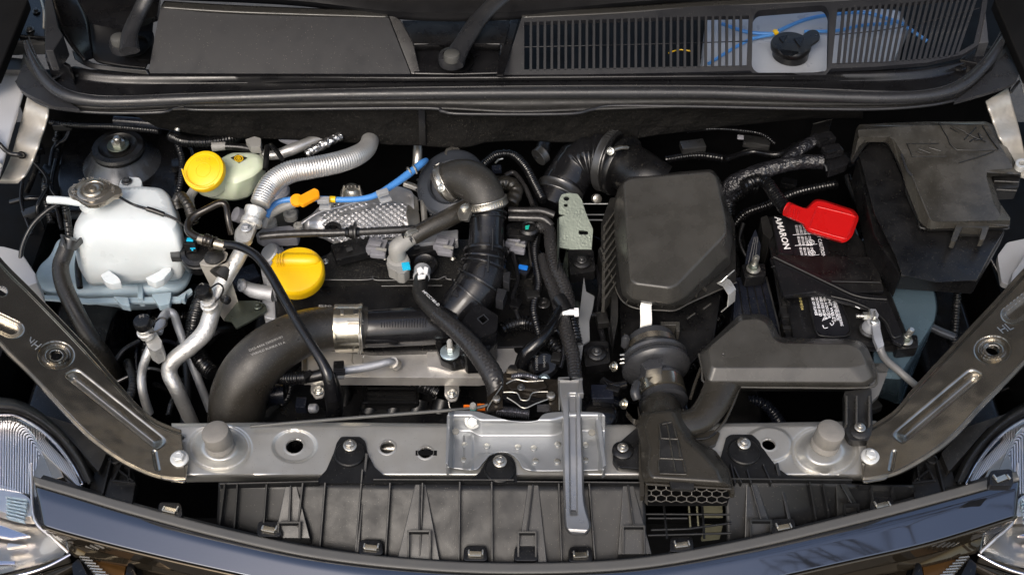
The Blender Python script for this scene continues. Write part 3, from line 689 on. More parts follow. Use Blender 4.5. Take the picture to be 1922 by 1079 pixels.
def slat(xt, yt, xb, yb, w):
    S('slat', [(xt-w/2,yt),(xt+w/2,yt),(xb+w/2,yb),(xb-w/2,yb)], lambda x, y: HC(x, y)+.0006, .007, MT['cowl_face'], cw, bev=0)
def lerp_y(poly, x):
    for (x0, y0), (x1, y1) in zip(poly, poly[1:]):
        if min(x0, x1) <= x <= max(x0, x1) and x0 != x1: return y0 + (y1-y0)*(x-x0)/(x1-x0)
    return poly[-1][1] if abs(x-poly[-1][0]) < abs(x-poly[0][0]) else poly[0][1]
for k in range(31):
    x = 996.5 + k*13.15; slat(x, lerp_y(oL[:4], x)-1, x-.3, lerp_y(oL[4:], x)+1, 4.6)
for k in range(23):
    f = k/22; xt = 1584 + f*250; xb = 1574 + f*222
    slat(xt, lerp_y(oR[:3], xt)-1, xb, lerp_y([(1562,119),(1660,116),(1740,110),(1790,104),(1828,82)], xb)+1, 5.6)
T('cross_rod', [(982,89,HC(0,89)-.004),(1150,85,HC(0,85)-.004),(1405,78,HC(0,78)-.004)], 1.1, MT['cowl_face'], cw, seg=6)
T('cross_rod', [(1566,66,HC(0,66)-.004),(1690,52,HC(0,52)-.004),(1846,14,HC(0,14)-.004)], 1.1, MT['cowl_face'], cw, seg=6)
S('end_cap', [(1850,22),(1856,80),(1838,82)], lambda x, y: HC(x, y)+.001, .03, MT['seal'], cw, bev=.001)
S('cowl_floor', [(960,-20),(1880,-40),(1880,150),(930,160)], .030, .01, MT['deep_shade'], cw)
S('corner_ledge', [(1818,97),(1842,82),(1880,90),(1870,110),(1840,120),(1800,112)], .168, .03, CWM, cw, bev=.003)

# windscreen
wsn = thing('windscreen', 'dark windscreen glass above the cowl cover', 'windscreen')
SHEET('pane', [(-100,-260),(961,-240),(2022,-260)], [(-60,-50),(961,-40),(1990,-60)], lambda t, u, x, y: .60 - .33*u, 40, 10, MT['glassdark'], wsn, thick=.005)
# wiper arms
for i, (px, py, pts, wd) in enumerate(((223,73,[(243,96,.212),(244,62,.222),(262,22,.236),(285,-25,.262)],13),(848,104,[(848,118,.200),(868,84,.208),(905,30,.222),(960,-20,.24)],16))):
    w = thing('wiper_arm', ['left wiper arm pivoting in the well beside the flat cowl panel', 'middle wiper arm pivoting between flat panel and slatted grille'][i], 'wiper', 'windscreen wiper arms')
    # black dish that puts the well's shadow round the pivot
    C('pivot_shadow', px+ (26 if not i else 8), py+(12 if not i else 10), .172, [(34,-3),(34,1),(28,1.5),(26,-8),(2,-8)], MT['deep_shade'], w, sy=1, seg=32)
    T('arm', pts, [wd*1.5, wd*1.15, wd*1.1, wd*1.2], MT['seal'], w, seg=14, flat=.6, sub=10)
    C('arm_hub', px+(8 if not i else 0), py+(8 if not i else 4), .196, [(25,-12),(26,0),(24,6),(17,8),(15,4),(2,4)], MT['seal'], w, seg=32)
    C('pivot_cap', px, py, .212, [(15,-10),(15.5,0),(14.5,4),(10,6.5),(1,7)], MT['cap_grey'], w, seg=28)
S('hub_shadow', rnd([(262,55),(288,58),(283,112),(258,112),(240,95)], 6), .166, .01, MT['deep_shade'], cw, bev=.001)  # black plate, more of the well's shadow put in beside the hub

# bonnet seal
sp = [(49,80,.170),(56,100,.168),(70,128,.164),(92,158,.160),(125,180,.157),(175,190,.155),(240,191,.155),(340,187,.155),(500,182,.155),(640,178,.155),(961,175,.155),(1280,174,.155),(1420,177,.155),(1560,182,.155),(1680,184,.155),(1760,177,.156),(1810,158,.159),(1850,122,.164),(1873,90,.168),(1886,66,.171)]
hs = thing('bonnet_seal', 'long dark rubber bonnet seal curving along the front of the cowl', 'seal')
T('seal_bulb', sp, [5,7,9,10.5,11]+[10.5]*11+[10.5,9.5,8,5], MT['seal'], hs, seg=18, sub=10)
T('seal_lip', [(x + (5 if 300 > x else (-5 if x > 1700 else 0)), y-10.5, h+.004) for x, y, h in sp], 1.3, MT['seal'], hs, seg=8, sub=10)
lowr = [(34,150),(48,176),(84,198),(130,207),(200,212),(300,211),(325,204),(345,201),(365,206),(480,206),(790,203),(830,209),(870,214),(1060,214),(1110,206),(1150,199),(1300,200),(1500,204),(1640,205),(1740,198),(1800,186),(1850,168),(1890,148),(1913,130)]
T('lower_bead', [(x, y, .132) for x, y in lowr], 3.2, MT['seal'], hs, seg=10, sub=8)
SHEET('seal_web', [(44,100),(70,140),(110,172),(175,191),(340,188),(640,180),(961,178),(1280,177),(1560,184),(1700,184),(1800,162),(1860,112),(1890,80)], [(34,150),(84,197),(200,210),(345,205),(480,206),(790,203),(961,210),(1100,206),(1300,200),(1500,203),(1740,197),(1850,168),(1913,130)], lambda t, u, x, y: .152 - .019*u - .006*math.sin(u*math.pi), 160, 8, MT['rubber'], hs, thick=.003)
for s_ in (0, 1):
    q = [(54,108),(38,132),(30,153),(38,168),(50,176),(100,200),(150,205),(110,180),(80,150)] if not s_ else [(1884,92),(1900,118),(1914,137),(1908,152),(1896,160),(1850,175),(1790,192),(1830,160),(1862,130)]
    S('end_flap', rnd(q, 3), .144, .006, MT['seal'], hs, bev=.002)
    T('end_clip', [((31 if not s_ else 1913), 153, .142), ((44 if not s_ else 1897), 174, .136)], 3, MT['black'], hs, seg=8)

# washer bottle seen through the grille
wb = thing('washer_bottle', 'pale washer bottle with black flap cap seen through the cowl opening', 'washer bottle')
LO('bottle_body', [([(1330,20),(1560,12),(1682,22),(1700,60),(1676,118),(1420,150),(1318,140)], .125), ([(1326,20),(1560,10),(1690,20),(1706,60),(1680,120),(1420,154),(1312,144)], .115), ([(1326,20),(1560,10),(1690,20),(1706,60),(1680,120),(1420,154),(1312,144)], .04)], M('washer_white', (.30,.32,.36), .35, var=.06, sss=.1), wb, rr=8, bev=.003)
C('neck', 1486, 90, .140, [(34,-22),(34,0),(30,0)], MT['black_gloss'], wb, seg=36)
C('cap', 1485, 83, .158, [(37,-10),(38,-3),(37,0),(35,2),(2,2.2)], MT['black'], wb, seg=44)
S('cap_tab', rnd([(1504,66),(1522,55),(1536,57),(1541,72),(1530,80),(1516,90)], 8), .160, .005, MT['black'], wb, bev=.002)
S('relief_mark', [(1462,70),(1478,66),(1470,80)], .1615, .001, MT['black_gloss'], wb, bev=0)
S('relief_mark', [(1490,72),(1510,70),(1502,88)], .1615, .001, MT['black_gloss'], wb, bev=0)
S('relief_mark', rnd([(1462,92),(1500,98),(1486,106),(1470,104)], 3), .1615, .001, MT['black_gloss'], wb, bev=0)
bh = thing('washer_hose', 'thin blue washer hoses behind the right part of the grille', 'hose')
for q, r in (([(1355,45,.135),(1400,60,.135),(1450,64,.138),(1462,60,.14)],3.4),([(1330,120,.13),(1370,95,.13),(1410,74,.135),(1450,66,.138)],3.2),([(1462,58,.140),(1510,38,.14),(1560,28,.14),(1620,24,.14),(1680,40,.14),(1700,48,.135)],3.6),([(1510,60,.138),(1570,58,.138),(1620,48,.138),(1680,44,.138)],3.2),([(1700,50,.13),(1740,78,.12)],3.6)):
    T('blue_tube', q, r, MT['blue_hose'], bh, seg=10)
BX('yellow_joint', 1456, 61, .142, 8, 11, 6, MT['yellow'], bh, rz=20)
wr_ = thing('cowl_wire', 'thin yellow wire glimpsed behind the left grille slats', 'wire')
T('yellow_wire', [(1255,100,.12),(1275,94,.12),(1300,97,.12)], 1.4, MT['yellow'], wr_, seg=6)

# firewall felt
fw = thing('firewall_insulation', 'black felt insulation hanging below the bonnet seal', 'insulation')
SHEET('felt_mat', [(230,196),(600,196),(961,198),(1300,196),(1620,196)], [(300,232),(420,252),(560,256),(660,262),(780,268),(870,273),(920,262),(1000,258),(1060,262),(1180,256),(1230,248),(1290,240),(1500,216),(1620,214)], lambda t, u, x, y: .110 - .075*u + .005*noise.noise(Vector((x*.012, y*.02, 3))), 200, 24, MT['felt'], fw, thick=.008)
S('joint_strip', [(785,205),(797,205),(799,268),(787,268)], lambda x, y: .115-(y-205)*.0011, .006, MT['black'], fw)

# wings, hinges, bonnet
bo = thing('bonnet', 'underside of the raised bonnet with its gap shade painted black at the top corners', 'bonnet')
for side in (0, 1):
    m = (lambda x: x) if side == 0 else (lambda x: 1966 - x)
    sn = 'left' if side == 0 else 'right'
    f = thing('front_wing', 'pale grey inner edge of the front wing at the %s border' % sn, 'wing', 'front wings')
    SHEET('wing_top', [(m(-120),100),(m(-60),110),(m(60),118)], [(m(-140),360),(m(-60),360),(m(-10),360)], lambda t, u, x, y: .120 - .02*u, 30, 20, MT['fender'], f, thick=.003)
    S('wing_side', [(m(-60),455),(m(8),462),(m(38),470),(m(66),512),(m(70),530),(m(40),540),(m(-60),480)], -.01, .05, MT['fender'], f, bev=.003)
    T('wing_bolt_hole', [(m(-8),300,.112),(m(-2),312,.112)], 6, MT['bolt_white'], f, seg=12)
    S('wing_seat', rnd([(m(-60),98),(m(20),108),(m(56),112),(m(48),132),(m(-60),130)], 3), .135, .01, MT['dark_steel'], f, bev=.003)
    S('wing_step', rnd([(m(-60),72),(m(84),76),(m(84),84),(m(-60),88)], 2), .150, .02, MT['dark_steel'], f, bev=.003)
    b = thing('wing_bracket', 'creased beige metal bracket strip hanging at the %s wing' % sn, 'bracket', 'wing bracket strips')
    if not side: A = [(52,178),(44,210),(30,262),(18,300),(0,338),(-10,345)]; B_ = [(92,200),(88,222),(76,262),(60,305),(46,330),(34,345)]
    else: A = [(1892,165),(1903,205),(1915,250),(1926,300),(1940,340)]; B_ = [(1850,190),(1860,215),(1872,250),(1886,280),(1900,330)]
    SHEET('strip', A, B_, lambda t, u, x, y: .118 - .05*t + .006*math.sin(t*16) - .004*math.cos(u*3), 60, 14, MT['fender_tab'], b, thick=.003)
    if not side:
        S('cable_hole', circ(40,290,8), .0935, .003, MT['deep_shade'], b, bev=0)
        rc = thing('release_cable', 'black cable entering the hole of the left wing bracket', 'cable')
        T('cable_sheath', [(-30,240,.13),(0,272,.115),(18,288,.103),(38,291,.100),(46,294,.08)], 4.5, MT['black'], rc, seg=12)
    hg = S('hinge', [(m(40),-20),(m(84),-20),(m(84),70),(m(34),66),(m(28),40)], .165, .01, MT['black_gloss'], bo, bev=.002)
    S('foot', rnd([(m(22),66),(m(84),64),(m(84),74),(m(20),78)], 2), .158, .012, MT['dark_steel'], hg, bev=.002)
    BOLT(m(68), 22, .167, 8, MT['dark_steel'], hg); BOLT(m(56), 56, .167, 9, MT['dark_steel'], hg)
    T('spring', [(m(74),-8,.19),(m(82),20,.19),(m(82),54,.18)], 2.2, MT['steel'], hg, seg=8)
A0 = Vector((-.80, .47, .20)); g = MB()
dn = Vector((0, -math.cos(R(62)), math.sin(R(62))))
vs = []
for i in range(21):
    x = -.86 + 1.72*i/20
    for j in range(11):
        vs.append(Vector((x*(1-.06*(j/10)**2), .50, .27)) + dn*(j*.085) + Vector((0, .10*math.sin(j/10*math.pi)*(1 if 1 else 0), 0)))
g.add(vs, [[i*11+j, (i+1)*11+j, (i+1)*11+j+1, i*11+j+1] for i in range(20) for j in range(10)])
mk('bonnet_skin', g, MT['bonnet_under'], bo, solid=.02)
for sx in (-1, 1):
    q = [P(961+sx*1000, -60, .24), P(961+sx*(930), -60, .24), P(961+sx*(908 if sx < 0 else 905), 0, .215) , P(961+sx*965, 140, .165), P(961+sx*1060, 180, .16)]
    mk('bonnet_gap_shade', MB().plate(q, Vector((0, 0, -.02))), MT['deep_shade'], bo, bev=.003)  # black plates paint the shade of the bonnet gap into the corners
# ------------------------------------------------------------------ left side of the bay
K, G, D_ = MT['black'], MT['black_gloss'], MT['deep_shade']
# strut tower
tw = thing('strut_tower', 'black left suspension strut tower with a dome coloured grey for its front reflection', 'strut tower')
S('tower_plate', rnd([(118,262),(170,238),(300,240),(335,270),(338,330),(325,385),(120,400),(105,330)], 14), -.055, .02, G, tw, bev=.006)
C('dome', 224, 290, -.035, [(78,-30),(70,-18),(60,-8),(52,6),(46,16),(40,18)], MT['slate_dark'] if 'slate_dark' in MT else M('slate_dark', (.08,.085,.095), .25, .6), tw, seg=48)  # dome is gloss black, its grey reflection put into the colour
C('mount_rubber', 222, 278, -.016, [(48,-8),(50,0),(47,5),(36,6),(30,0),(22,-1),(2,-1)], K, tw, seg=48)
nt_ = C('top_nut', 222, 272, -.012, [(21,0),(20,2),(12,3)], MT['green_zinc'], tw, seg=24)
C('hex', 222, 270, -.010, [(13,0),(13,8),(10,10)], MT['zinc'], nt_, seg=6); C('stud', 222, 268, -.004, [(7,0),(7,12),(5,14)], MT['steel'], nt_, seg=16)
ll = thing('left_loom', 'dim black cables, clips and plugs in the dark corner left of the strut tower', 'harness')
for q_, r_ in (([(96,230,-.02),(150,236,-.01),(220,238,.0),(300,246,.01)],6),([(110,250,-.05),(104,300,-.06),(84,350,-.07),(96,420,-.1)],7),([(130,246,-.03),(122,262,-.04),(100,280,-.05),(92,330,-.06)],4),([(20,380,-.08),(60,372,-.07),(100,380,-.08),(116,430,-.1)],5),([(330,262,-.02),(342,300,-.03),(338,350,-.04),(322,380,-.05)],6),([(44,330,-.05),(40,380,-.07),(60,440,-.09)],3.5),([(350,270,-.01),(362,290,-.01),(352,340,-.02)],4)):
    T('cable', q_, r_, MT['satin_black'] if 'satin_black' in MT else M('satin_black', (.008,.008,.009), .20, dust=.015), ll, seg=12, ds=.0012 if r_ > 5.5 else None, prof=CORR(.005,.1) if r_ > 5.5 else None)
for x, y, h, a, sx, sy in ((70,282,-.05,20,24,18),(90,322,-.06,-10,22,28),(58,400,-.08,30,30,20),(118,236,-.02,0,34,16),(330,310,-.04,10,16,26),(100,395,-.09,-25,26,22)):
    BX('plug', x, y, h, sx, sy, 14, G if sx < 28 else MT['dark_steel'], ll, rz=a, bev=2)
for x, y in ((62,300),(84,350),(104,262)): BOLT(x, y, -.04, 7, MT['dark_steel'], ll)
# coolant tank
tk = thing('coolant_tank', 'translucent white coolant expansion tank with a metal pressure cap', 'coolant tank')
LO('tank_body', [([(222,352),(262,347),(298,350),(310,362),(318,395),(300,412),(200,414),(186,404),(192,372)], .052),
                 ([(205,356),(260,350),(306,354),(320,368),(334,415),(325,430),(180,432),(162,420),(180,384)], .044),
                 ([(165,382),(250,352),(310,356),(328,380),(345,440),(340,462),(158,462),(134,432),(142,408)], .018),
                 ([(160,384),(250,354),(314,360),(334,392),(352,470),(344,496),(160,498),(138,462),(136,430)], -.022),
                 ([(160,386),(250,360),(316,366),(338,400),(353,490),(346,524),(165,536),(146,502),(138,450)], -.060),
                 ([(165,390),(250,366),(316,372),(338,410),(352,500),(345,534),(168,548),(150,520),(140,460)], -.085)], MT['tank'], tk, rr=13, n=3, sub=1)
for q in ([(188,516),(204,507),(222,520),(228,530),(208,533),(196,528)], [(272,522),(300,508),(318,492),(322,506),(306,524),(290,531)], [(160,300),(1,1),(2,2)][:0]):
    if q: S('moulded_foot', rnd(q, 4), -.030, .014, MT['tank'], tk, bev=.003)
S('mount_ear', rnd([(222,352),(226,338),(240,332),(262,333),(267,342),(264,354)], 5), .035, .012, MT['tank'], tk, bev=.002)
BOLT(238, 341, .037, 11, MT['dark_steel'], tk)
T('overflow_nipple', [(90,375,.062),(115,376,.062),(150,380,.060),(185,384,.055)], 7.5, MT['tank'], tk, seg=16)
C('filler_neck', 178, 365, .050, [(34,-20),(34,6),(30,8)], MT['tank'], tk, seg=40)
pc = thing('pressure_cap', 'bronze coloured metal pressure cap with stamped warning on the white tank', 'cap')
capo = rnd([(126,358),(130,351),(142,345),(158,337),(178,334),(200,338),(212,345),(224,349),(229,357),(226,366),(212,368),(200,377),(182,384),(164,384),(150,376),(142,370),(130,366)], 4)
S('cap_plate', capo, .078, .009, MT['cap_metal'], pc, bev=.0016)
C('cap_dome', 174, 356, .078, [(30,0),(28,1.4),(22,1.2),(20,-.5),(17,3.5),(12,4),(9,2.5),(7,2.5),(6,5),(1,5)], MT['cap_metal'], pc, seg=44)
word = 'NEVER OPEN WHEN HOT'
for i, ch in enumerate(word):
    if ch == ' ': continue
    a = R(200 - i*11.8); r = 35
    x, y = 175 + r*math.cos(a), 357 - r*.56*math.sin(a)
    dx, dy = math.sin(a)*4, math.cos(a)*4*.74
    TXT(ch, x-dx*.7, y-dy*.7, x+dx*.7, y+dy*.7, .078, MT['white_metal'] if 'white_metal' in MT else M('white_metal', (.75,.70,.62), .25, .8), pc, size=8, lift=.0016, bold=.03)
for q in ([(133,359),(140,351),(146,358)],): S('warning_triangle', q, .0795, .001, MT['dark_steel'], pc, bev=0)
lo = S('maker_oval', circ(171,374,9,16,.5), .0795, .0008, MT['white_metal'], pc, bev=0)
tt = thing('cap_tether', 'thin black tether running from the pressure cap over the white tank', 'tether')
T('cord', [(224,370,.078),(250,384,.062),(275,392,.060),(300,400,.055),(330,412,.045),(352,430,.030)], [2.5,2.5,3,3,2.5,2.2], K, tt, seg=8)
T('cord_sleeve', [(276,392,.061),(292,397,.058),(308,403,.054)], 5, K, tt, seg=10)
# lower tub
ltb = thing('washer_tub', 'pale blue translucent plastic reservoir below the white coolant tank', 'reservoir')
LO('tub_body', [([(110,445),(200,440),(352,470),(362,500),(352,528),(330,540),(160,545),(84,532),(66,514),(78,490),(100,478)], -.085),
                ([(108,447),(200,440),(356,472),(366,504),(356,536),(332,550),(162,555),(80,550),(62,530),(70,500),(94,480)], -.10),
                ([(108,450),(200,446),(352,476),(360,508),(348,545),(326,560),(165,564),(84,556),(68,534),(76,504),(96,484)], -.115),
                ([(150,460),(200,450),(346,480),(352,520),(335,566),(290,584),(236,586),(190,574),(150,555),(130,520),(130,480)], -.16),
                ([(160,460),(200,450),(340,480),(345,520),(325,566),(285,584),(240,584),(200,574),(165,555),(140,520),(140,480)], -.26)], MT['tank_blue'], ltb, rr=12, n=3, sub=1)
S('rim', rnd([(62,536),(80,553),(160,560),(334,556),(358,540),(362,548),(338,566),(164,568),(78,560)], 3), -.095, .005, MT['tank_blue'], ltb, bev=.0015)
for q in ([(212,556),(240,558),(244,575),(228,572)], [(284,552),(322,548),(318,570),(298,574)], [(340,552),(350,548),(346,562),(338,560)]):
    S('moulded_foot', rnd(q, 3), -.088, .012, MT['tank_blue'], ltb, bev=.003)
S('rib', [(258,532),(268,532),(268,560),(258,560)], -.088, .02, MT['tank_blue'], ltb, bev=.001)
# radiator hose at the left
lh = thing('tank_hose', 'ribbed black rubber hose from the white tank down behind the left brace', 'hose')
T('hose', [(131,452,.010),(122,474,.000),(114,500,-.010),(120,536,-.020),(140,580,-.035),(166,628,-.060),(196,668,-.100),(215,700,-.16)], [14,15,15.5,16,16,16,15,15], MT['hose_black'] if 'hose_black' in MT else M('hose_black', (.020,.018,.015), .32, grain=(900,.4), dust=.12), lh, seg=20, ds=.0016, prof=lambda s, th: .03*(1 if (s*300+th*.9) % 1 < .5 else -1)*(math.cos(th-1.2) > .55))
CLAMP(lh, (133,447,.014), (126,464,.004), 15.5, MT['dark_steel'])
for a in ((112,440,118,455),(148,446,138,458)): S('clamp_ear', [(a[0],a[1]),(a[0]+5,a[1]-1),(a[2]+4,a[3]),(a[2],a[3]+4)], .026, .012, MT['dark_steel'], lh, bev=.0006)
lc = thing('loop_cable', 'thin black cable looping left of the white tank', 'cable')
T('cable', [(112,382,.04),(88,396,.035),(60,424,.02),(42,462,.00),(38,500,-.02),(38,524,-.03)], 4.2, K, lc, seg=10)
for i, (pts, r, lb) in enumerate((
    ([(122,384,.02),(126,410,.00),(130,440,-.03)], 7, 'short ribbed black conduit under the white nipple'),
    ([(150,470,-.06),(146,500,-.07),(150,540,-.08)], 6, 'black cable between the hose and the white tank'),
    ([(60,300,-.02),(90,340,-.04),(70,390,-.06),(80,430,-.1),(66,470,-.14)], 4, 'dim black wire in the dark left corner'),
    ([(70,290,-.01),(66,320,-.04),(50,360,-.08)], 6, 'dim black hose below the left wing bracket'),
    ([(105,300,-.05),(96,350,-.06),(110,372,-.07)], 4, 'dim black lead beside the strut tower'))):
    t = thing('wiring', lb, 'wire'); T('lead', pts, r, G, t, seg=10, ds=.0016, prof=CORR(.004,.1) if i == 0 else None)
wpn = thing('wheel_arch', 'dull grey painted wheel arch panel behind the left brace', 'wheel arch')
S('panel', rnd([(-40,462),(0,468),(36,474),(66,515),(40,545),(-40,480)], 5), -.06, .01, MT['fender'], wpn)
# service ports
alu = MT['alu']
hp = thing('high_pressure_line', 'aluminium refrigerant line with a black cap marked H', 'pipe')
T('pipe', [(284,648,-.07),(274,672,-.08),(266,700,-.10),(268,735,-.12),(280,775,-.16)], 8.5, alu, hp, seg=16)
S('block', rnd([(270,634),(292,622),(304,640),(303,652),(290,660),(278,652)], 2), -.045, .03, alu, hp, bev=.002)
C('valve', 272, 621, -.030, [(14,-14),(14,-4),(16,-4),(16,-1),(13,0),(13,8),(12,9)], alu, hp, ax=(-.1,-.05,1), seg=24)
C('cap', 268, 606, -.012, [(16.5,-9),(17,-7),(17,6),(15,9),(2,9)], K, hp, ax=(-.1,-.05,1), seg=32)
TXT('H', 263, 602, 272, 600, .0, MT['grey_buf'], hp, name='cap_letter', lift=.0062, size=11, bold=.02)
T('tether_ring', [(283,612,-.01),(300,597,-.008),(312,600,-.010),(310,612,-.02),(292,622,-.026),(276,626,-.03)], 1.8, K, hp, seg=8)
T('branch', [(296,625,-.055),(304,600,-.05),(314,587,-.055),(326,590,-.06),(334,612,-.08),(350,655,-.11),(372,712,-.15),(395,770,-.2)], [9,9,8.5,8,8,8,8,8], MT['cast'], hp, seg=14)
lp = thing('low_pressure_line', 'thick aluminium refrigerant line with a black cap marked L', 'pipe')
T('pipe', [(458,462,.015),(443,490,.005),(424,520,-.01),(408,552,-.03),(398,585,-.045),(385,622,-.06),(358,650,-.07),(326,676,-.085),(318,700,-.10),(334,735,-.12),(362,798,-.19)], [14,14.5,15,15,16,17,16,15.5,15,14,13], alu, lp, seg=22)
C('grommet', 416, 512, -.004, [(17,-11),(20,-10),(20,10),(17,11)], MT['rubber'], lp, ax=(.45,.75,.25), seg=28)
C('valve', 392, 568, -.022, [(15,-16),(15,-6),(17,-6),(17,-3),(14,-2),(14,7),(12,8)], alu, lp, ax=(-.12,-.05,1), seg=24)
C('cap', 383, 548, -.004, [(14.5,-9),(15.5,-7),(15.5,7),(14,10),(2,10)], K, lp, ax=(-.12,-.05,1), seg=32)
TXT('L', 384, 542, 377, 546, .0, MT['grey_buf'], lp, name='cap_letter', lift=.0145, size=9, bold=.02)
T('tether_ring', [(396,540,.0),(410,532,.008),(419,541,.008),(414,556,-.01),(402,568,-.02)], 1.8, K, lp, seg=8)
# block fitting and foil suction hose
fb = C('union_nut', 478, 400, .050, [(17,-26),(20,-24),(20,-14),(17,-12),(18,-4),(21,0),(21,8),(17,10)], alu, lp, ax=(.25,.85,.35), seg=28)
LO('union_block', [([(444,430),(470,398),(484,402),(482,420),(470,452),(452,458),(443,446)], .052), ([(440,432),(470,396),(488,400),(486,424),(472,458),(450,464),(438,450)], .040), ([(442,434),(470,400),(486,404),(484,426),(470,460),(450,466),(440,452)], .012)], alu, lp, rr=5, bev=.001, sub=1)
BOLT(462, 428, .055, 11, MT['cast'], lp); C('union_boss', 458, 448, .046, [(15,-8),(15,2),(12,4)], alu, lp, seg=20)
sh_ = thing('suction_hose', 'silver corrugated foil covered hose sweeping from the firewall to the fitting', 'hose')
T('corrugated_foil', [(697,250,.040),(690,276,.050),(668,293,.060),(630,306,.068),(585,315,.072),(545,323,.072),(515,340,.070),(497,363,.066),(488,384,.060)], [15,17,19,20,20.5,21,21,20,18], MT['foil'], sh_, seg=28, ds=.0009, prof=CORS(.0040,.035))
fp = thing('foil_pipe', 'smooth foil wrapped pipe behind the corrugated silver hose', 'pipe')
T('pipe', [(632,252,.03),(590,264,.035),(545,282,.035),(510,292,.030),(488,286,.030)], [9,10,11,9,7], MT['foil'], fp, seg=18)
fp2 = thing('foil_wrap', 'crumpled foil wrapped tube end above the corrugated silver hose', 'pipe')
T('wrap', [(640,256,.05),(610,270,.05),(574,289,.045)], [8,9.5,8], MT['foil_crumple'], fp2, seg=18, ds=.002, prof=lambda s, th: .16*math.sin(s*900+th*3)*math.sin(th*5+s*350))
S('foil_tab', rnd([(520,256),(545,252),(566,258),(560,268),(545,272),(524,262)], 2), .03, .004, MT['grey_plug'], fp, bev=.001)
cd_ = thing('conduit', 'black corrugated conduit running behind the yellow brake cap', 'conduit')
T('tube', [(322,255,.02),(345,265,.025),(385,267,.03),(425,262,.03),(458,252,.025)], 10, G, cd_, seg=16, ds=.0011, prof=CORR(.0042,.1))
T('collar', [(398,276,.035),(424,274,.035)], [9,8], MT['grey_plug2'], cd_, seg=14, sub=2)
T('tube', [(424,275,.036),(455,277,.036),(488,284,.034)], 7, K, cd_, seg=14)
S('plug', rnd([(460,262),(478,256),(490,260),(489,276),(470,276),(466,270)], 2), .052, .014, MT['grey_plug2'], cd_, bev=.001)
dk = thing('drop_pipes', 'pair of black pipes crossing in front of the foil pipe', 'pipe')
T('pipe', [(508,272,.06),(520,285,.06),(530,300,.06)], 4.5, K, dk, seg=12); T('pipe', [(502,275,.058),(500,295,.056),(498,318,.05)], 5.5, K, dk, seg=12)
bp_ = thing('firewall_rail', 'dim grey rail with pipes under the seal above the strut tower', 'rail')
T('rail', [(215,226,.03),(270,230,.03),(330,238,.025)], 9, MT['navy'], bp_, seg=12); T('pin', [(338,228,.05),(332,246,.04)], 5.5, MT['zinc'], bp_, seg=12)
# brake fluid reservoir
br = thing('brake_reservoir', 'cloudy plastic brake fluid reservoir with a round yellow cap', 'reservoir')
LO('reservoir_body', [([(420,294),(440,288),(470,288),(490,294),(490,308),(470,318),(440,326),(418,320)], .052),
                      ([(412,298),(436,286),(472,286),(496,293),(499,312),(480,330),(445,346),(410,335)], .044),
                      ([(380,318),(430,288),(474,288),(498,296),(500,320),(474,345),(440,362),(392,352)], .022),
                      ([(364,350),(420,300),(474,292),(496,300),(499,335),(470,372),(440,378),(388,374)], .002),
                      ([(372,352),(420,310),(474,300),(490,310),(490,345),(460,376),(440,380),(394,376)], -.03)], MT['tank_green'], br, rr=8, n=3, sub=1)
C('filler_neck', 388, 326, .052, [(34,-30),(34,0),(30,2)], MT['tank_green'], br, ax=(-.12,-.35,.95), seg=36)
bc = C('cap', 382, 320, .072, [(37,-13),(40,-11),(40,-2),(39,1),(37,2.2),(2,2.4)], MT['yellow'], br, ax=(-.14,-.42,.9), seg=48)
T('cap_lip', [(342,318,.078),(350,338,.070),(372,351,.064),(395,349,.064),(413,335,.068)], 1.6, MT['yellow'], br, seg=8)
ca_ = Vector((-.14, -.42, .9)); cp_ = P(382, 320, .072); cm_ = mpp(cp_)
mk('cap_moulding', MB().lathe([(a*cm_, b*cm_) for a, b in [(33,2.0),(33,3.0),(31.5,3.0),(31.5,2.0)]], cp_, ca_, 48, cap=False).lathe([(a*cm_, b*cm_) for a, b in [(15,2.2),(15,3.0),(13.5,3.0),(13.5,2.2)]], cp_, ca_, 32, cap=False), MT['yellow'], br)
TXT('DOT 4', 368, 304, 396, 301, .0925, MT['yellow_dim'] if 'yellow_dim' in MT else M('yellow_dim', (.55,.30,.002), .45), br, name='moulded_letters', n=(-.14,-.42,.9), lift=.0012, size=10)
lb = S('label', [(433,296),(447,290),(463,296),(448,305)], .0545, .0012, MT['label_black'], br, bev=0)
for r0, r1 in ((8.5,6.6),(4.6,3.2)):
    S('label_ring', circ(448,297.5,r0,20,.72), .0549, .0006, MT['yellow'], lb, bev=0, holes=[circ(448,297.5,r1,20,.72)])
C('label_dot', 448, 297.5, .0549, [(2,-.2),(2,.2)], MT['yellow'], lb, seg=12)
gh = thing('grey_sleeve_hose', 'grey braided hose beside the brake reservoir', 'hose')
T('hose', [(366,354,.03),(356,372,.025),(358,392,.015),(368,412,.00)], 8.5, MT['grey_plug2'], gh, seg=20, ds=.0012, prof=BRAID(8,.008,.08))
eh = thing('elbow_hose', 'small ribbed black elbow hose right of the white tank', 'hose')
T('hose', [(334,392,.03),(331,376,.04),(340,368,.045),(350,380,.045),(359,400,.035),(362,418,.02)], [9,9,9,9,11,10], MT['hose_black'], eh, seg=18, ds=.0013, prof=CORR(.006,.05))
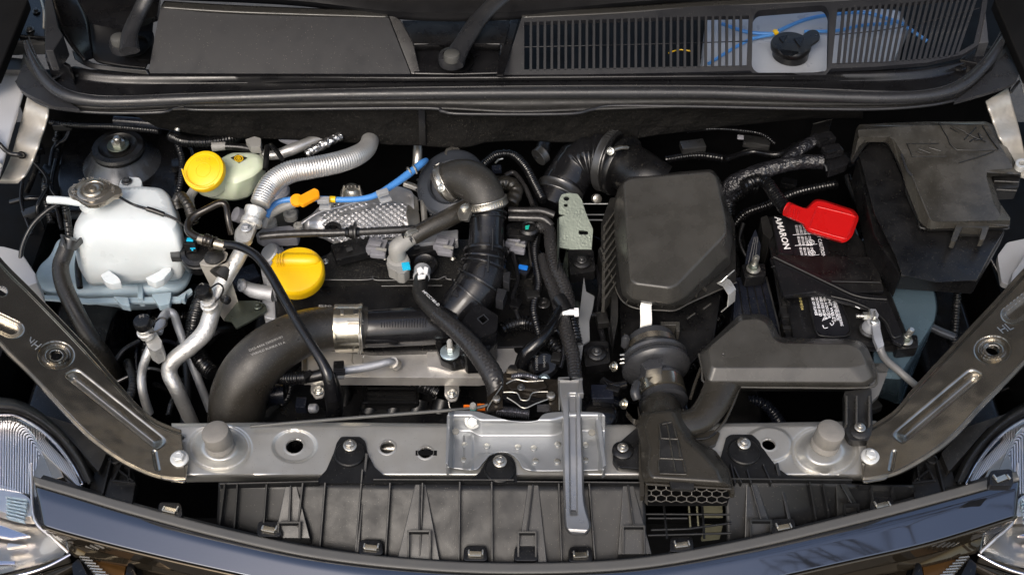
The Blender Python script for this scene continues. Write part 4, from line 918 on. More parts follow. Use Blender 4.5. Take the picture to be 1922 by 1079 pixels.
# canister and bent fuel pipe
cn = thing('purge_valve', 'round black purge valve with two bright blue clips', 'valve')
C('canister', 372, 474, .000, [(30,-30),(34,-26),(34,-6),(30,-2),(34,0),(33,4),(24,6),(22,3),(2,3)], K, cn, ax=(0,-.15,1), seg=40)
T('yellow_seal', [(352,484,-.026),(362,494,-.028),(376,496,-.028)], 4, MT['yellow'], cn, seg=8)
BX('valve_block', 360, 455, .014, 22, 30, 22, K, cn, bev=2)
BX('blue_clip', 357, 450, .026, 13, 8, 3, MT['cyan'], cn, rz=-6, bev=.8); BX('blue_clip', 362, 466, .014, 10, 3.4, 2, MT['cyan'], cn, bev=.5); BX('blue_clip', 362, 466, .0142, 3.4, 12, 2, MT['cyan'], cn, bev=.5)
S('side_clip', [(322,456),(331,454),(331,470),(338,472),(338,482),(320,482),(319,474)], .004, .012, MT['dark_steel'], cn, bev=.001)
fpz = thing('fuel_pipe', 'bent glossy black fuel pipe with a bronze quick connector', 'pipe')
T('pipe', [(376,448,.045),(356,436,.045),(354,420,.048),(366,405,.052),(390,392,.058),(412,382,.062),(424,386,.060),(428,410,.050),(434,440,.03)], [8,8,8,7.5,7,7,6.5,6,6], MT['bronze_dark'] if 'bronze_dark' in MT else M('bronze_dark', (.022,.018,.014), .20, .4, coat=.3), fpz, seg=16)
T('nut', [(374,448,.046),(388,452,.046)], 10, MT['cap_metal'], fpz, seg=6, sub=2)
T('sleeve', [(386,450,.046),(403,456,.046)], 11.5, MT['bronze_dark'], fpz, seg=18, ds=.002, prof=CORR(.007,.08))
T('nut', [(404,457,.046),(422,461,.045)], 10.5, MT['cap_metal'], fpz, seg=6, sub=2)
T('tee', [(397,456,.04),(400,474,.02)], 8, MT['bronze_dark'], fpz, seg=14, sub=2)
dh = thing('drain_hose', 'long satin black hose crossing diagonally in front of the yellow oil cap', 'hose')
T('hose', [(416,458,.046),(446,462,.050),(478,478,.052),(503,508,.050),(530,555,.045),(560,607,.038),(588,652,.030),(607,684,.020),(618,712,.005),(624,745,-.03)], [7.5,8,8.5,9,9,9,9,10,12,14], MT['satin_black'] if 'satin_black' in MT else M('satin_black', (.008,.008,.009), .20, dust=.015), dh, seg=22)
T('boot', [(620,706,.0),(626,740,-.04),(629,778,-.08)], [12,17,15], K, dh, seg=18)
# grey steel bracket
gb = thing('steel_bracket', 'folded grey steel bracket holding a black rubber button', 'bracket')
S('flange', rnd([(373,494),(384,484),(420,470),(428,474),(424,486),(404,499),(384,498)], 3), .022, .003, MT['fender_tab'], gb)
S('web', [(375,496),(404,500),(428,492),(434,524),(447,566),(420,600),(408,582),(392,530)], lambda x, y: .018 - (y-494)*.0011, .004, MT['fender_tab'], gb)
S('base', rnd([(419,600),(447,564),(484,564),(498,570),(502,582),(470,602),(443,616),(434,602)], 4), -.062, .004, MT['green_zinc'], gb)
C('rubber_button', 402, 483, .024, [(19,0),(18,3),(12,6),(4,9),(2,9)], MT['rubber'], gb, seg=28)
BOLT(484, 574, -.060, 10, MT['green_zinc'], gb)
C('pin', 423, 562, -.02, [(8,-6),(8,8),(5,10)], K, gb, ax=(.6,-.6,.3), seg=14)
# engine mount casting
em = thing('mount_casting', 'grey cast aluminium engine casting between bracket and oil cap', 'casting')
T('barrel', [(452,532,-.055),(474,545,-.06),(514,552,-.06)], [9,14,15], MT['cast'], em, seg=20, sub=3)
C('barrel_end', 454, 535, -.050, [(12,-3),(13,0),(12,4),(6,5),(5,2)], MT['cast'], em, ax=(-.7,-.4,.4), seg=20)
S('wall', [(500,492),(513,488),(516,545),(500,545)], -.05, .03, MT['cast'], em, bev=.002)
S('foot', [(490,550),(516,548),(518,600),(496,596)], -.07, .03, MT['cast'], em, bev=.003)
C('turret', 505, 474, -.035, [(18,-16),(20,-14),(20,0),(17,3),(2,3)], MT['cast'], em, ax=(-.5,-.2,.8), seg=24)
S('arm', rnd([(486,484),(530,462),(535,474),(512,492),(500,520),(492,520)], 3), -.045, .02, MT['cast'], em, bev=.003)
for x, y, r in ((506,418,14),(545,402,13),(560,424,9)):
    C('boss', x, y, -.02, [(r,-10),(r,3),(r-3,5),(r*.5,5),(r*.4,2)], MT['grey_plug2'], em, seg=22)
S('bracket_plate', rnd([(492,440),(498,418),(540,385),(562,392),(560,415),(540,445)], 5), -.035, .02, MT['dark_steel'], em, bev=.003)
S('grey_end', rnd([(478,440),(500,420),(520,424),(545,422),(562,430),(558,446),(490,448)], 5), -.022, .02, MT['grey_plug'], em, bev=.003)
C('grey_end_cap', 520, 358, -.02, [(22,-18),(24,0),(20,6),(10,8)], MT['grey_plug'], em, seg=24)
C('grey_end_cap', 445, 403, .0, [(14,-10),(14,4),(10,6),(4,6)], MT['grey_plug'], em, ax=(-.6,-.2,.6), seg=20)
# blue tube and dipstick
bt = thing('blue_tube', 'bright blue plastic tube crossing over the heat shield', 'tube')
T('tube', [(500,408,.030),(508,392,.035),(526,378,.040),(560,374,.044),(600,373,.044),(640,375,.042),(680,373,.040),(706,366,.040),(735,349,.042),(765,328,.044),(790,308,.045),(800,301,.04)], [5.5]*6+[5.5,6,6.5,7.5,7,5], MT['blue_hose'], bt, seg=16)
T('grey_end', [(494,428,.015),(500,408,.025),(522,392,.030),(552,382,.034)], [8,9,9.5,9], MT['grey_plug2'], bt, seg=16)
for x, y in ((592,371),(624,374)): T('yellow_band', [(x-5,y,.0445),(x+6,y+.6,.0445)], 6.2, MT['yellow'], bt, seg=14, sub=2)
for x, y, a in ((607,376,0),(718,362,25)):
    BX('clip', x, y, .050, 22, 12, 9, MT['clip_grey'] if 'clip_grey' in MT else M('clip_grey', (.40,.41,.42), .4, .3), bt, rz=a, bev=1); BX('clip', x+4, y+10, .036, 22, 22, 5, MT['clip_grey'], bt, rz=a, bev=1)
for x, y in ((768,322),(778,318)): C('wire_clip', x, y, .046, [(8,-2),(10,0),(8,2)], MT['steel'], bt, ax=(.7,.45,.1), seg=20)
ds_ = thing('dipstick', 'orange oil dipstick with a ring base and flat handle', 'dipstick')
C('ring', 557, 376, .055, [(8,-5),(12,-5),(12.5,0),(12,3),(2,3.5)], MT['orange'], ds_, ax=(.1,-.3,.9), seg=28)
S('handle', rnd([(559,368),(590,352),(598,356),(600,366),(568,384),(560,380)], 3), .064, .008, MT['orange'], ds_, bev=.002)
# heat shield
hsd = thing('heat_shield', 'dimpled silver heat shield over the exhaust manifold', 'heat shield')
def hsf(t, u, x, y):
    b = abs(math.sin((x+y*1.3)*.235)) * abs(math.sin((x-y*1.3)*.235))
    k = ss(600, 625, x) * (1-ss(750, 765, x)) * ss(378, 386, y) * (1 - ss(448, 456, y))
    k *= 1 - .95*(1-ss(3, 8, segd(x, y, 640,400,700,385)))
    return -.010 - .030*u**2 - .02*(1-ss(0,.12,t)) + .0032*b*k + .003*math.sin(x*.04)
SHEET('shield_panel', [(556,420),(585,402),(600,388),(625,380),(660,368),(700,368),(735,350),(768,356),(776,366)], [(552,442),(600,446),(640,462),(700,462),(740,458),(770,448),(780,440)], hsf, 300, 110, MT['shield'], hsd, thick=.0015)
T('panel_fold', [(566,420,-.004),(600,398,.004),(640,388,.004),(668,380,.004)], 2.6, MT['shield'], hsd, seg=10)
LO('domed_top', [(circ(660,352,10,20), .015), (circ(660,356,18,20), .008), (circ(660,362,22,20), -.008), (circ(662,372,26,20), -.03)], MT['steel'], hsd, sub=1)
for k in range(5): T('ridge', [(646+k*7,348,.016),(642+k*9,366,.0),(640+k*11,378,-.02)], 2, MT['steel'], hsd, seg=8)
S('side_wall', [(768,356),(785,372),(790,436),(770,444),(762,400)], -.015, .02, MT['steel'], hsd, bev=.002)
S('slot_lug', rnd([(608,424),(622,414),(640,420),(642,436),(612,438)], 5), .004, .01, K, hsd, bev=.002, holes=[circ(625,427,9,16,.5)])
ec = thing('engine_cable', 'black braided control cable running across in front of the heat shield', 'cable')
T('braid', [(488,444,.020),(530,440,.022),(580,438,.022),(630,437,.022),(700,434,.022),(770,430,.020),(840,424,.015)], 7, MT['sleeve'], ec, seg=18, ds=.0014, prof=BRAID(8,.012,.09))
C('bellows', 660, 436, .022, [(7,-12),(10,-10),(9,-6),(13,-3),(14,3),(20,6),(20,9),(10,11),(9,15)], K, ec, ax=(1,.02,0), seg=24)
# ------------------------------------------------------------------ middle of the bay
# valve cover
vc = thing('valve_cover', 'black dusty valve cover of the engine with a stepped front edge', 'engine cover')
S('cover_top', rnd([(505,520),(560,474),(600,482),(640,462),(760,450),(880,455),(980,462),(1035,500),(1040,600),(1030,650),(700,660),(520,640)], 8), -.075, .06, K, vc, bev=.004)
S('upper_deck', rnd([(600,500),(620,470),(700,452),(870,448),(960,452),(1010,500),(1000,524),(720,526),(706,520),(640,524),(600,524)], 3), -.058, .02, M('cover_dust', (.006,.006,.006), .5, dust=.3, grain=(600,.4), spk=700), vc, bev=.002)
T('edge_trim', [(602,525,-.054),(690,525,-.054),(700,519,-.052),(710,526,-.054),(800,524,-.054),(822,524,-.054),(836,519,-.052),(850,525,-.054),(960,523,-.054)], 1.7, MT['dark_steel'], vc, seg=8)
T('edge_trim', [(716,537,-.058),(770,536,-.058),(830,536,-.058)], 1.3, MT['dark_steel'], vc, seg=8)
S('front_drop', rnd([(560,545),(1030,545),(1030,640),(560,640)], 6), -.10, .05, G, vc, bev=.004)
BOLT(1020, 570, -.060, 14, MT['dark_steel'], vc); BOLT(850, 485, -.05, 6, MT['zinc'], vc); BOLT(723, 484, -.05, 6, MT['zinc'], vc); BOLT(611, 491, -.04, 7, MT['zinc'], vc)
# oil cap
oc = thing('oil_cap', 'large yellow oil filler cap with a raised grip bar', 'cap')
C('skirt', 557, 508, -.012, [(46,-26),(50,-22),(52,-4),(51,1),(48,5),(40,7),(2,8)], MT['yellow'], oc, ax=(-.03,-.22,1), seg=56)
p_ = P(556, 490, -.004); m_ = mpp(p_); q_ = MB()
rg = []
for k in range(17):
    a = k/16*2-1; w = 13*math.sqrt(max(0, 1-abs(a)**4))+1.5; x = a*46
    rg.append([p_ + Vector((x*m_, (w*math.cos(t_)+2)*m_, (w*.9*math.sin(t_)*1.0)*m_)) for t_ in [math.pi*2*i/16 for i in range(16)]])
q_.loft(rg); mk('grip', q_, MT['yellow'], oc, ang=60)
for x in (520, 525, 530): T('rib', [(x,476,.012),(x-1,488,.008),(x,500,-.001)], 1.2, MT['yellow'], oc, seg=8)
# ignition coils
for i, (x, y, rz, lb) in enumerate(((664,470,20,'black ignition coil with grey plug right of the yellow oil cap'), (790,466,18,'black ignition coil with grey plug beside the grey breather elbow'), (925,462,14,'black ignition coil with grey plug right of the black duct'))):
    t = thing('ignition_coil', lb, 'ignition coil', 'ignition coils on the valve cover')
    BX('coil_body', x, y, -.035, 78, 44, 20, K, t, rz=rz, bev=4)
    BX('coil_mark', x-8, y-2, -.0215, 12, 9, 1, MT['dark_steel'], t, rz=rz, bev=.3)
    px, py = x+44, y-6
    c = BX('plug', px, py, -.026, 36, 30, 20, MT['grey_plug'], t, rz=rz-32, bev=2)
    BX('plug_latch', px-4, py-7, -.012, 24, 11, 5, MT['grey_plug'], t, rz=rz-32, bev=1); BX('plug_latch', px+8, py+4, -.013, 20, 5, 5, MT['grey_plug2'], t, rz=rz-32, bev=1)
    BX('plug_foot', px+2, py+14, -.028, 30, 12, 12, MT['grey_plug'], t, rz=rz-28, bev=3)
# breather elbow and hose
be = thing('breather_elbow', 'grey plastic breather elbow with a turquoise latch', 'elbow')
C('collar', 749, 500, -.030, [(20,-8),(22,-2),(22,12),(17,14),(17,18),(20,20),(20,22),(16,24)], MT['grey_plug2'], be, ax=(-.05,-.05,1), seg=30)
S('collar_block', rnd([(726,486),(768,484),(768,504),(758,514),(746,513),(742,508),(728,502)], 3), -.012, .022, MT['grey_plug2'], be, bev=.002)
T('elbow', [(747,484,-.012),(746,466,.006),(757,456,.012),(772,448,.016),(786,440,.018)], [15,17,16,13,12], MT['grey_plug2'], be, seg=24)
BX('latch', 762, 500, -.011, 15, 17, 6, MT['cyan'], be, rz=12, bev=1)
bhs = thing('breather_hose', 'stout black rubber hose rising from the grey elbow to the turbo elbow', 'hose')
T('hose', [(774,446,.018),(800,430,.024),(830,415,.028),(868,396,.030),(890,386,.03)], [15,17,17.5,18,18], MT['hose_brown'], bhs, seg=22)
T('white_ring', [(775,441,.021),(777,447,.021)], 17.5, MT['zinc'], bhs, seg=24, sub=2); T('neck', [(760,452,.014),(774,445,.018)], 14, K, bhs, seg=20, ds=.002, prof=CORR(.007,.06))
# turbo inlet housing and elbow
tb = thing('turbo_housing', 'round dark plastic compressor housing with notched rim', 'housing')
tax = (-.28, -.42, .86)
C('housing', 846, 344, .022, [(66,-22),(69,-18),(69,-4),(66,0),(58,4),(44,7),(40,4),(40,-6),(2,-6)], M('housing', (.030,.034,.042), .34, .2, grain=(700,.2)), tb, ax=tax, seg=72)
p_ = P(846, 344, .022); m_ = mpp(p_); ax_ = Vector(tax).normalized(); e1 = (Vector((1,0,0)) - ax_*ax_.x).normalized(); e2 = ax_.cross(e1)
for k in range(12):
    a = R(150 + k*17); d = e1*math.cos(a) + e2*math.sin(a)
    mk('rim_notch', MB().box(p_ + d*(69*m_) - ax_*(11*m_), 5*m_, 5*m_, 18*m_, m=Matrix((d, ax_.cross(d), ax_)).transposed()), K, tb, bev=.0006)
S('lifting_eye', rnd([(834,290),(836,280),(846,276),(860,277),(866,284),(866,294)], 4), .045, .004, MT['steel'], tb, bev=.001, holes=[circ(850,285,4.5,14)])
T('side_pipe', [(872,295,.04),(884,297,.04),(896,306,.036)], 4.5, MT['zinc'], tb, seg=12)
ie = thing('inlet_elbow', 'thick black rubber elbow hose clamped between the housing and the black duct', 'hose')
T('elbow', [(828,350,.036),(852,336,.050),(876,336,.058),(898,350,.058),(910,370,.050),(914,392,.036)], [33,34,37,38,37,37], M('elbow_rubber', (.024,.022,.019), .45, grain=(1300,.6), dust=.12), ie, seg=36, sub=8)
T('mould_line', [(852,311,.066),(872,305,.072),(896,313,.072),(922,332,.066),(940,356,.054),(945,378,.044)], 1.0, MT['grey_buf'], ie, seg=6)
TXT('TRW4', 851, 361, 868, 369, .070, MT['steel'], ie, name='printed_code', size=5)
TXT('15C-5', 855, 370, 871, 377, .066, MT['steel'], ie, name='printed_code', size=4)
CLAMP(ie, (834,346,.041), (845,340,.047), 37, MT['steel'], screw=(829,353,.062,9), teeth=(60,150,14))
CLAMP(ie, (911,374,.050), (914,388,.040), 39.5, MT['steel'], teeth=(40,150,16))
LO('clamp_housing', [([(866,384),(880,380),(886,394),(878,414),(864,412),(860,400)], .066), ([(864,386),(882,380),(888,396),(880,418),(862,414),(858,400)], .05)], MT['steel'], ie, rr=3, bev=.001)
C('clamp_screw', 872, 388, .067, [(8,-3),(8,2),(5,4),(2,3)], MT['zinc'], ie, ax=(-.4,.2,.8), seg=20)
# intake duct
idt = thing('intake_duct', 'glossy black plastic intake duct with raised ribs bending down to the charge pipe', 'duct')
T('duct', [(914,388,.034),(914,415,.020),(913,450,.006),(912,480,-.006),(908,510,-.016),(896,540,-.028),(874,568,-.040),(848,596,-.052),(826,614,-.060)], [32,33,33,36,41,44,42,38,36], MT['satin_black'], idt, seg=40, sub=8)
def ringrib(par, a, b, r, w=.0035, mat=None):
    A = P(*a); B = P(*b); ax = (B-A).normalized(); m = mpp(A)
    mk('ring_rib', MB().lathe([(r*m*.9,-w/2),(r*m*1.0,-w/2),(r*m*1.0,w/2),(r*m*.9,w/2)], A, ax, 48), mat or MT['satin_black'], par, bev=.0006)
ringrib(idt, (914,402,.026), (914,430,.014), 38); ringrib(idt, (914,410,.023), (914,430,.014), 36)
ringrib(idt, (912,474,-.004), (911,492,-.010), 43, .005); ringrib(idt, (911,486,-.008), (909,500,-.014), 41)
ringrib(idt, (909,503,-.014), (904,520,-.020), 47); ringrib(idt, (900,532,-.024), (890,548,-.031), 50); ringrib(idt, (884,556,-.034), (870,572,-.042), 48)
T('mould_rib', [(925,430,.045),(925,452,.036),(924,470,.030)], 1.6, K, idt, seg=8); T('mould_rib', [(917,480,.036),(916,510,.026)], 2.2, K, idt, seg=8)
for q in ([(872,508),(886,512),(878,532),(862,530)], [(860,536),(874,540),(858,556),(848,552)], [(944,508),(958,510),(956,532),(944,528)], [(934,540),(952,544),(944,566),(930,562)]):
    S('gusset', q, -.008, .02, MT['seal'], idt, bev=.001)
S('ear', rnd([(950,420),(968,416),(1000,412),(1010,428),(1002,444),(950,442)], 6), -.002, .012, K, idt, bev=.002)
C('ear_bolt', 993, 428, .004, [(19,-5),(19,0),(15,4),(13,1),(3,1)], K, idt, seg=32)
S('green_paint', rnd([(986,424),(994,422),(992,430),(986,430)], 1), .006, .001, M('teal', (.01,.35,.26), .4), idt, bev=0)
# charge pipe to stainless clamp
cp = thing('charge_pipe', 'wide glossy black charge air pipe between the duct and the steel clamp', 'pipe')
T('pipe', [(672,617,-.040),(700,616,-.040),(760,613,-.042),(810,611,-.046),(850,606,-.052)], [35,37,37,37,35], MT['satin_black'], cp, seg=40)
g = MB()
for k in range(17):
    x = 716 + k*5.2
    g.add(*(lambda b: (b.v, b.f))(MB().tube([P(x,594+0,-.0165), P(x,604,-.0140), P(x,614,-.0133)], .0006, 6, 3)))
mk('grid_ribs', g, MT['seal'], cp)
fl = S('flange_plate', rnd([(852,622),(892,570),(906,574),(935,592),(932,622),(905,632),(884,650)], 6), .000, .03, MT['satin_black'], cp, bev=.003, holes=[[(896,598),(908,590),(917,600),(906,608)]])
for a, b in (((896,598),(908,590)),((908,590),(917,600)),((917,600),(906,608)),((906,608),(896,598))): T('window_edge', [(a[0],a[1],.001),(b[0],b[1],.001)], 1.2, MT['seal'], cp, seg=6, sub=2)
S('lower_box', rnd([(862,648),(928,618),(934,640),(910,668),(875,670)], 5), -.03, .04, K, cp, bev=.003)
for q in ([(864,646),(880,640),(872,656),(862,660)], [(912,640),(926,632),(920,648),(908,654)]): S('louvre', q, -.026, .01, MT['seal'], cp, bev=.0006)
# brown intercooler hose
ih = thing('intercooler_hose', 'very thick dusty brown black rubber hose sweeping round to the lower left', 'hose')
T('hose', [(690,614,-.040),(640,615,-.036),(590,620,-.030),(545,636,-.026),(503,662,-.030),(470,697,-.045),(451,735,-.070),(444,775,-.10),(442,820,-.15)], [39,41,43,46,50,53,54,53,51], MT['hose_brown'], ih, seg=48, sub=10)
ts = lambda s_, x0, y0, x1, y1, h, sz: TXT(s_, x0, y0, x1, y1, h, MT['grey_txt'] if 'grey_txt' in MT else M('grey_txt', (.30,.29,.27), .6), ih, name='printed_code', size=sz, n=(-.1,-.25,1))
ts('DCI-4436 5202/01/01', 468, 660, 531, 634, .026, 7); ts('VARHLD RUHKA 53 A', 472, 668, 536, 644, .0225, 7)
ts('RX-9 <>', 598, 577, 622, 577, -.0005, 8)
ih_cl = CLAMP(ih, (631,616,-.036), (683,615,-.036), 45, MT['clamp'])
for x in (676, 672): T('band_wire', [(x,576,-.004),(x+3,600,.004),(x+2,630,.000),(x+4,652,-.02),(x,664,-.03)], 1.5, MT['steel'], ih, seg=8)
T('spring_loop', [(662,664,-.055),(662,680,-.05),(678,684,-.05),(682,668,-.05),(678,652,-.03)], 1.2, MT['steel'], ih, seg=6)
S('band_stamp', rnd([(639,580),(645,580),(645,590),(639,590)], 1), .0016, .001, MT['steel'], ih, bev=0); S('band_stamp', [(662,582),(672,580),(674,588),(664,589)], .0016, .001, MT['dark_steel'], ih, bev=0)
for y in (602, 608): T('band_slot', [(652,y,.0043),(682,y,.0043)], .9, MT['dark_steel'], ih, seg=6, sub=2)
# aluminium beam
ab = thing('engine_beam', 'bright aluminium beam with a black stud bracket lying under the charge pipe', 'beam')
S('beam_top', rnd([(566,658),(930,655),(940,668),(940,702),(900,709),(566,707)], 3), -.085, .02, MT['beam'], ab, bev=.003)
S('beam_end', rnd([(905,640),(960,628),(966,660),(980,668),(980,694),(940,700),(905,690)], 4), -.078, .02, MT['beam'], ab, bev=.003)
S('beam_pad', rnd([(800,660),(905,655),(922,668),(930,694),(860,692),(845,698),(832,694),(820,690),(802,688)], 5), -.080, .008, MT['beam'], ab, bev=.002)
S('beam_edge', [(568,660),(576,660),(576,706),(568,706)], -.080, .02, MT['steel'], ab, bev=.001)
S('mount_arm', rnd([(816,640),(826,638),(838,662),(860,645),(882,652),(896,664),(880,680),(850,686),(828,676)], 4), -.062, .014, K, ab, bev=.002)
for k in range(3): S('arm_rib', [(850+k*14,678-k*3),(853+k*14,677-k*3),(856+k*14,684-k*3),(853+k*14,685-k*3)], -.058, .008, MT['seal'], ab, bev=.0004)
C('stud_washer', 845, 660, -.052, [(19,-3),(19,0),(17,1.5),(6,1.5)], MT['washer_blue'] if 'washer_blue' in MT else M('washer_blue', (.36,.44,.48), .35, .7), ab, seg=36)
C('stud_nut', 845, 656, -.050, [(9,0),(9,9),(8,10)], MT['zinc'], ab, seg=6); C('stud', 845, 652, -.044, [(5.5,0),(5.5,20),(4,23)], MT['bolt_white'], ab, ax=(-.02,-.1,1), seg=18)
for x, y in ((598,731), (849,737)):
    tb_ = S('tab', rnd([(x-14,y-24),(x+12,y-26),(x+13,y),(x+8,y+14),(x-6,y+16),(x-15,y+4)], 4), -.115, .004, MT['beam'], ab, bev=.001)
    BOLT(x, y+2, -.110, 11, MT['zinc'], tb_)
T('tab_wire', [(842,752,-.12),(844,764,-.125),(850,772,-.13)], 1.6, MT['steel'], ab, seg=8)
# harness branch over the beam
hb_ = thing('beam_harness', 'black corrugated harness ending in a grey tube plugged into the aluminium beam', 'harness')
T('conduit', [(380,560,-.09),(366,600,-.09),(364,640,-.10),(380,680,-.11),(400,700,-.11)], 15, G, hb_, seg=18, ds=.0011, prof=CORR(.0042,.08))
T('conduit', [(470,688,-.08),(500,700,-.07),(535,709,-.062),(574,708,-.056)], [13,13,12.5,12], G, hb_, seg=18, ds=.0011, prof=CORR(.0040,.08))
T('sleeve', [(570,708,-.054),(590,706,-.050),(610,701,-.046)], 11, K, hb_, seg=16)
S('saddle', rnd([(568,700),(582,693),(588,699),(572,712)], 2), -.040, .01, K, hb_, bev=.001)
T('grey_tube', [(640,695,-.050),(665,692,-.052),(700,686,-.054),(730,679,-.056),(741,682,-.07)], [8.5,9,8,7.5,7], MT['cast'], hb_, seg=16)
T('tube_ring', [(737,680,-.062),(744,684,-.075)], 11, MT['steel'], hb_, seg=20, sub=2)
BX('block_clip', 636, 692, -.036, 20, 30, 14, K, hb_, rz=4, bev=2); BX('block_label', 640, 706, -.036, 12, 11, 6, MT['grey_plug2'], hb_, rz=4, bev=.8)
for k in range(3): BX('block_rib', 637, 694+k*4, -.030, 22, 1.6, 6, MT['seal'], hb_, rz=4, bev=.3)
# braided coolant hose
bc_ = thing('braided_hose', 'dark braided sleeve hose curving from a white clamp down to the latch', 'hose')
C('port', 797, 496, -.034, [(22,-14),(24,-8),(24,0),(20,4),(17,2),(2,2)], K, bc_, ax=(0,-.2,1), seg=32)
T('hose', [(795,504,-.024),(791,522,-.020),(788,545,-.016),(794,562,-.012),(812,582,-.006),(836,602,.000)], [13,13.5,14,14,14,15], MT['rubber'], bc_, seg=24)
T('braid', [(820,590,-.004),(850,614,.004),(882,645,.006),(908,678,.004),(925,706,.000),(934,730,-.010),(936,765,-.03)], [15,16.5,18,19,20,20,20], MT['sleeve'], bc_, seg=30, ds=.0013, prof=BRAID(16,.010,.09))
CLAMP(bc_, (793,506,-.022), (791,520,-.018), 15, MT['clip_grey'])
for q in ([(782,504),(790,500),(796,508),(786,516)], [(796,500),(804,502),(802,514),(794,510)], [(784,516),(800,514),(798,520),(784,522)]): S('clamp_tongue', rnd(q, 2), .002, .004, MT['white'], bc_, bev=.0006)
TXT('HPCC180-D', 792, 556, 822, 584, -.004, MT['white'], bc_, name='printed_code', size=8, n=(.4,-.4,1), lift=.011)
# zinc bracket column
zb = thing('zinc_bracket', 'greenish zinc plated upright bracket with two holes and a slot', 'bracket')
S('upright', rnd([(1049,376),(1054,365),(1068,362),(1084,364),(1092,375),(1100,401),(1113,430),(1110,474),(1074,477),(1071,468),(1049,464),(1049,408),(1061,404),(1049,402)], 3), lambda x, y: .020 - (y-362)*.0005, .003, MT['green_zinc'], zb, bev=.0008, holes=[circ(1063,373,5.5,16), circ(1062,385.5,4,14), rnd([(1086,432),(1104,434),(1104,441),(1086,440)], 4)])
S('upright_edge', [(1046,412),(1050,405),(1050,466),(1046,500)], .016, .02, MT['green_zinc'], zb, bev=.0006)
S('column', rnd([(1062,470),(1072,476),(1066,505),(1068,560),(1088,566),(1090,650),(1084,720),(1076,700),(1074,600),(1058,560),(1056,500)], 3), -.045, .02, MT['green_zinc'], zb, bev=.0012)
S('wing', rnd([(1096,519),(1100,547),(1116,556),(1113,577),(1106,602),(1107,638),(1095,645),(1090,680),(1080,660),(1084,620),(1090,570)], 2), -.028, .004, MT['bracket'], zb, bev=.0008)
S('edge_strip', [(1060,498),(1066,498),(1070,560),(1090,572),(1094,640),(1089,640),(1084,578),(1064,566)], -.036, .006, MT['green_zinc'], zb, bev=.0008)
for y, hh, x in ((490,-.022,1092), (662,-.034,1120)):
    pd = S('black_lug', rnd([(x-26,y-22),(x+22,y-22),(x+26,y+18),(x-22,y+26)], 5), hh-.004, .02, K, zb, bev=.002)
    C('rubber_washer', x, y, hh, [(18,-3),(18,1),(15,3),(9,4)], K, pd, seg=30); BOLT(x, y-2, hh+.003, 10, MT['dark_steel'], pd, cross=True)
# harness in the middle
wl = thing('main_harness', 'thick braided wiring harness running down beside the zinc bracket', 'harness')
T('braid', [(1010,425,.000),(1030,432,.004),(1034,460,.004),(1042,500,-.002),(1058,535,-.006),(1066,570,-.010),(1056,590,-.008)], [10,11,11,11,12,12,11], MT['sleeve'], wl, seg=24, ds=.0013, prof=BRAID(12,.010,.14))
T('braid', [(1018,480,-.010),(1026,510,-.010),(1040,545,-.012),(1052,580,-.012),(1062,620,-.014),(1074,660,-.016),(1080,712,-.022)], [8,10,11,12,12,12,12], MT['sleeve'], wl, seg=24, ds=.0013, prof=BRAID(12,.010,.14))
T('braid', [(955,395,.012),(985,396,.014),(1015,396,.014),(1040,404,.010)], 7, MT['sleeve'], wl, seg=18, ds=.0013, prof=BRAID(8,.009,.08))
T('braid', [(955,408,.010),(990,409,.012),(1020,411,.012),(1036,425,.006)], 7, MT['sleeve'], wl, seg=18, ds=.0013, prof=BRAID(8,.009,.08))
T('tape', [(1048,560,-.004),(1058,575,-.006),(1062,590,-.008)], 14, K, wl, seg=16)
T('branch_tube', [(1052,578,-.004),(1038,606,.000),(1018,634,.000),(1000,652,-.008),(985,668,-.02),(978,690,-.04)], [8,10,11,13,14,14], G, wl, seg=20)
T('conduit', [(940,620,-.05),(955,612,-.05),(985,606,-.048),(1012,616,-.045),(1035,640,-.045),(1054,664,-.05)], 13, G, wl, seg=20, ds=.0011, prof=CORR(.006,.12))
T('conduit', [(1072,590,-.03),(1078,620,-.03),(1084,650,-.03)], 10, G, wl, seg=16, ds=.0011, prof=CORR(.006,.12))
T('cable_tie', [(1056,588,-.004),(1066,586,-.002),(1082,586,-.004)], [5,6,6], MT['white'], wl, seg=10)
BX('tie_head', 1082, 586, -.002, 9, 18, 6, MT['white'], wl, bev=1)
tn = thing('top_harness', 'dark corrugated harness looping behind the rubber elbow hose', 'harness')
T('conduit', [(905,312,.01),(930,292,.015),(960,290,.015),(985,312,.012),(1003,345,.006),(1020,378,.002)], 8, G, tn, seg=16, ds=.0011, prof=CORR(.004,.1))
T('conduit', [(948,330,.0),(965,325,.0),(985,350,.0),(1000,385,-.005)], 4.5, MT['sleeve'], tn, seg=12, ds=.0013, prof=BRAID(8,.007,.1))
T('hose', [(930,345,.01),(955,345,.01),(968,360,.005),(958,384,.0)], 14, MT['hose_black'], tn, seg=20, ds=.0015, prof=CORS(.012,.05))
T('white_clip', [(930,306,.02),(936,300,.02),(944,298,.02)], 1.8, MT['zinc'], tn, seg=8)
BX('connector', 932, 318, .008, 18, 14, 10, MT['navy'], tn, rz=5, bev=1)
vb = thing('blue_connector', 'small dark connector with a bright blue lock right of the duct', 'connector')
BX('body', 984, 510, -.045, 22, 26, 14, K, vb, rz=-30, bev=2); BX('blue_lock', 982, 502, -.036, 18, 9, 6, MT['blue_clip'], vb, rz=-14, bev=1.5)
T('wire', [(992,452,-.03),(994,475,-.035),(998,500,-.04)], 2.5, MT['sleeve'], vb, seg=8)
ac = thing('actuator', 'black solenoid with moulded numbers above the bonnet latch', 'solenoid')
C('body', 1020, 690, -.050, [(24,-30),(26,-10),(26,20),(20,26),(2,27)], G, ac, ax=(.1,-.35,.9), seg=32)
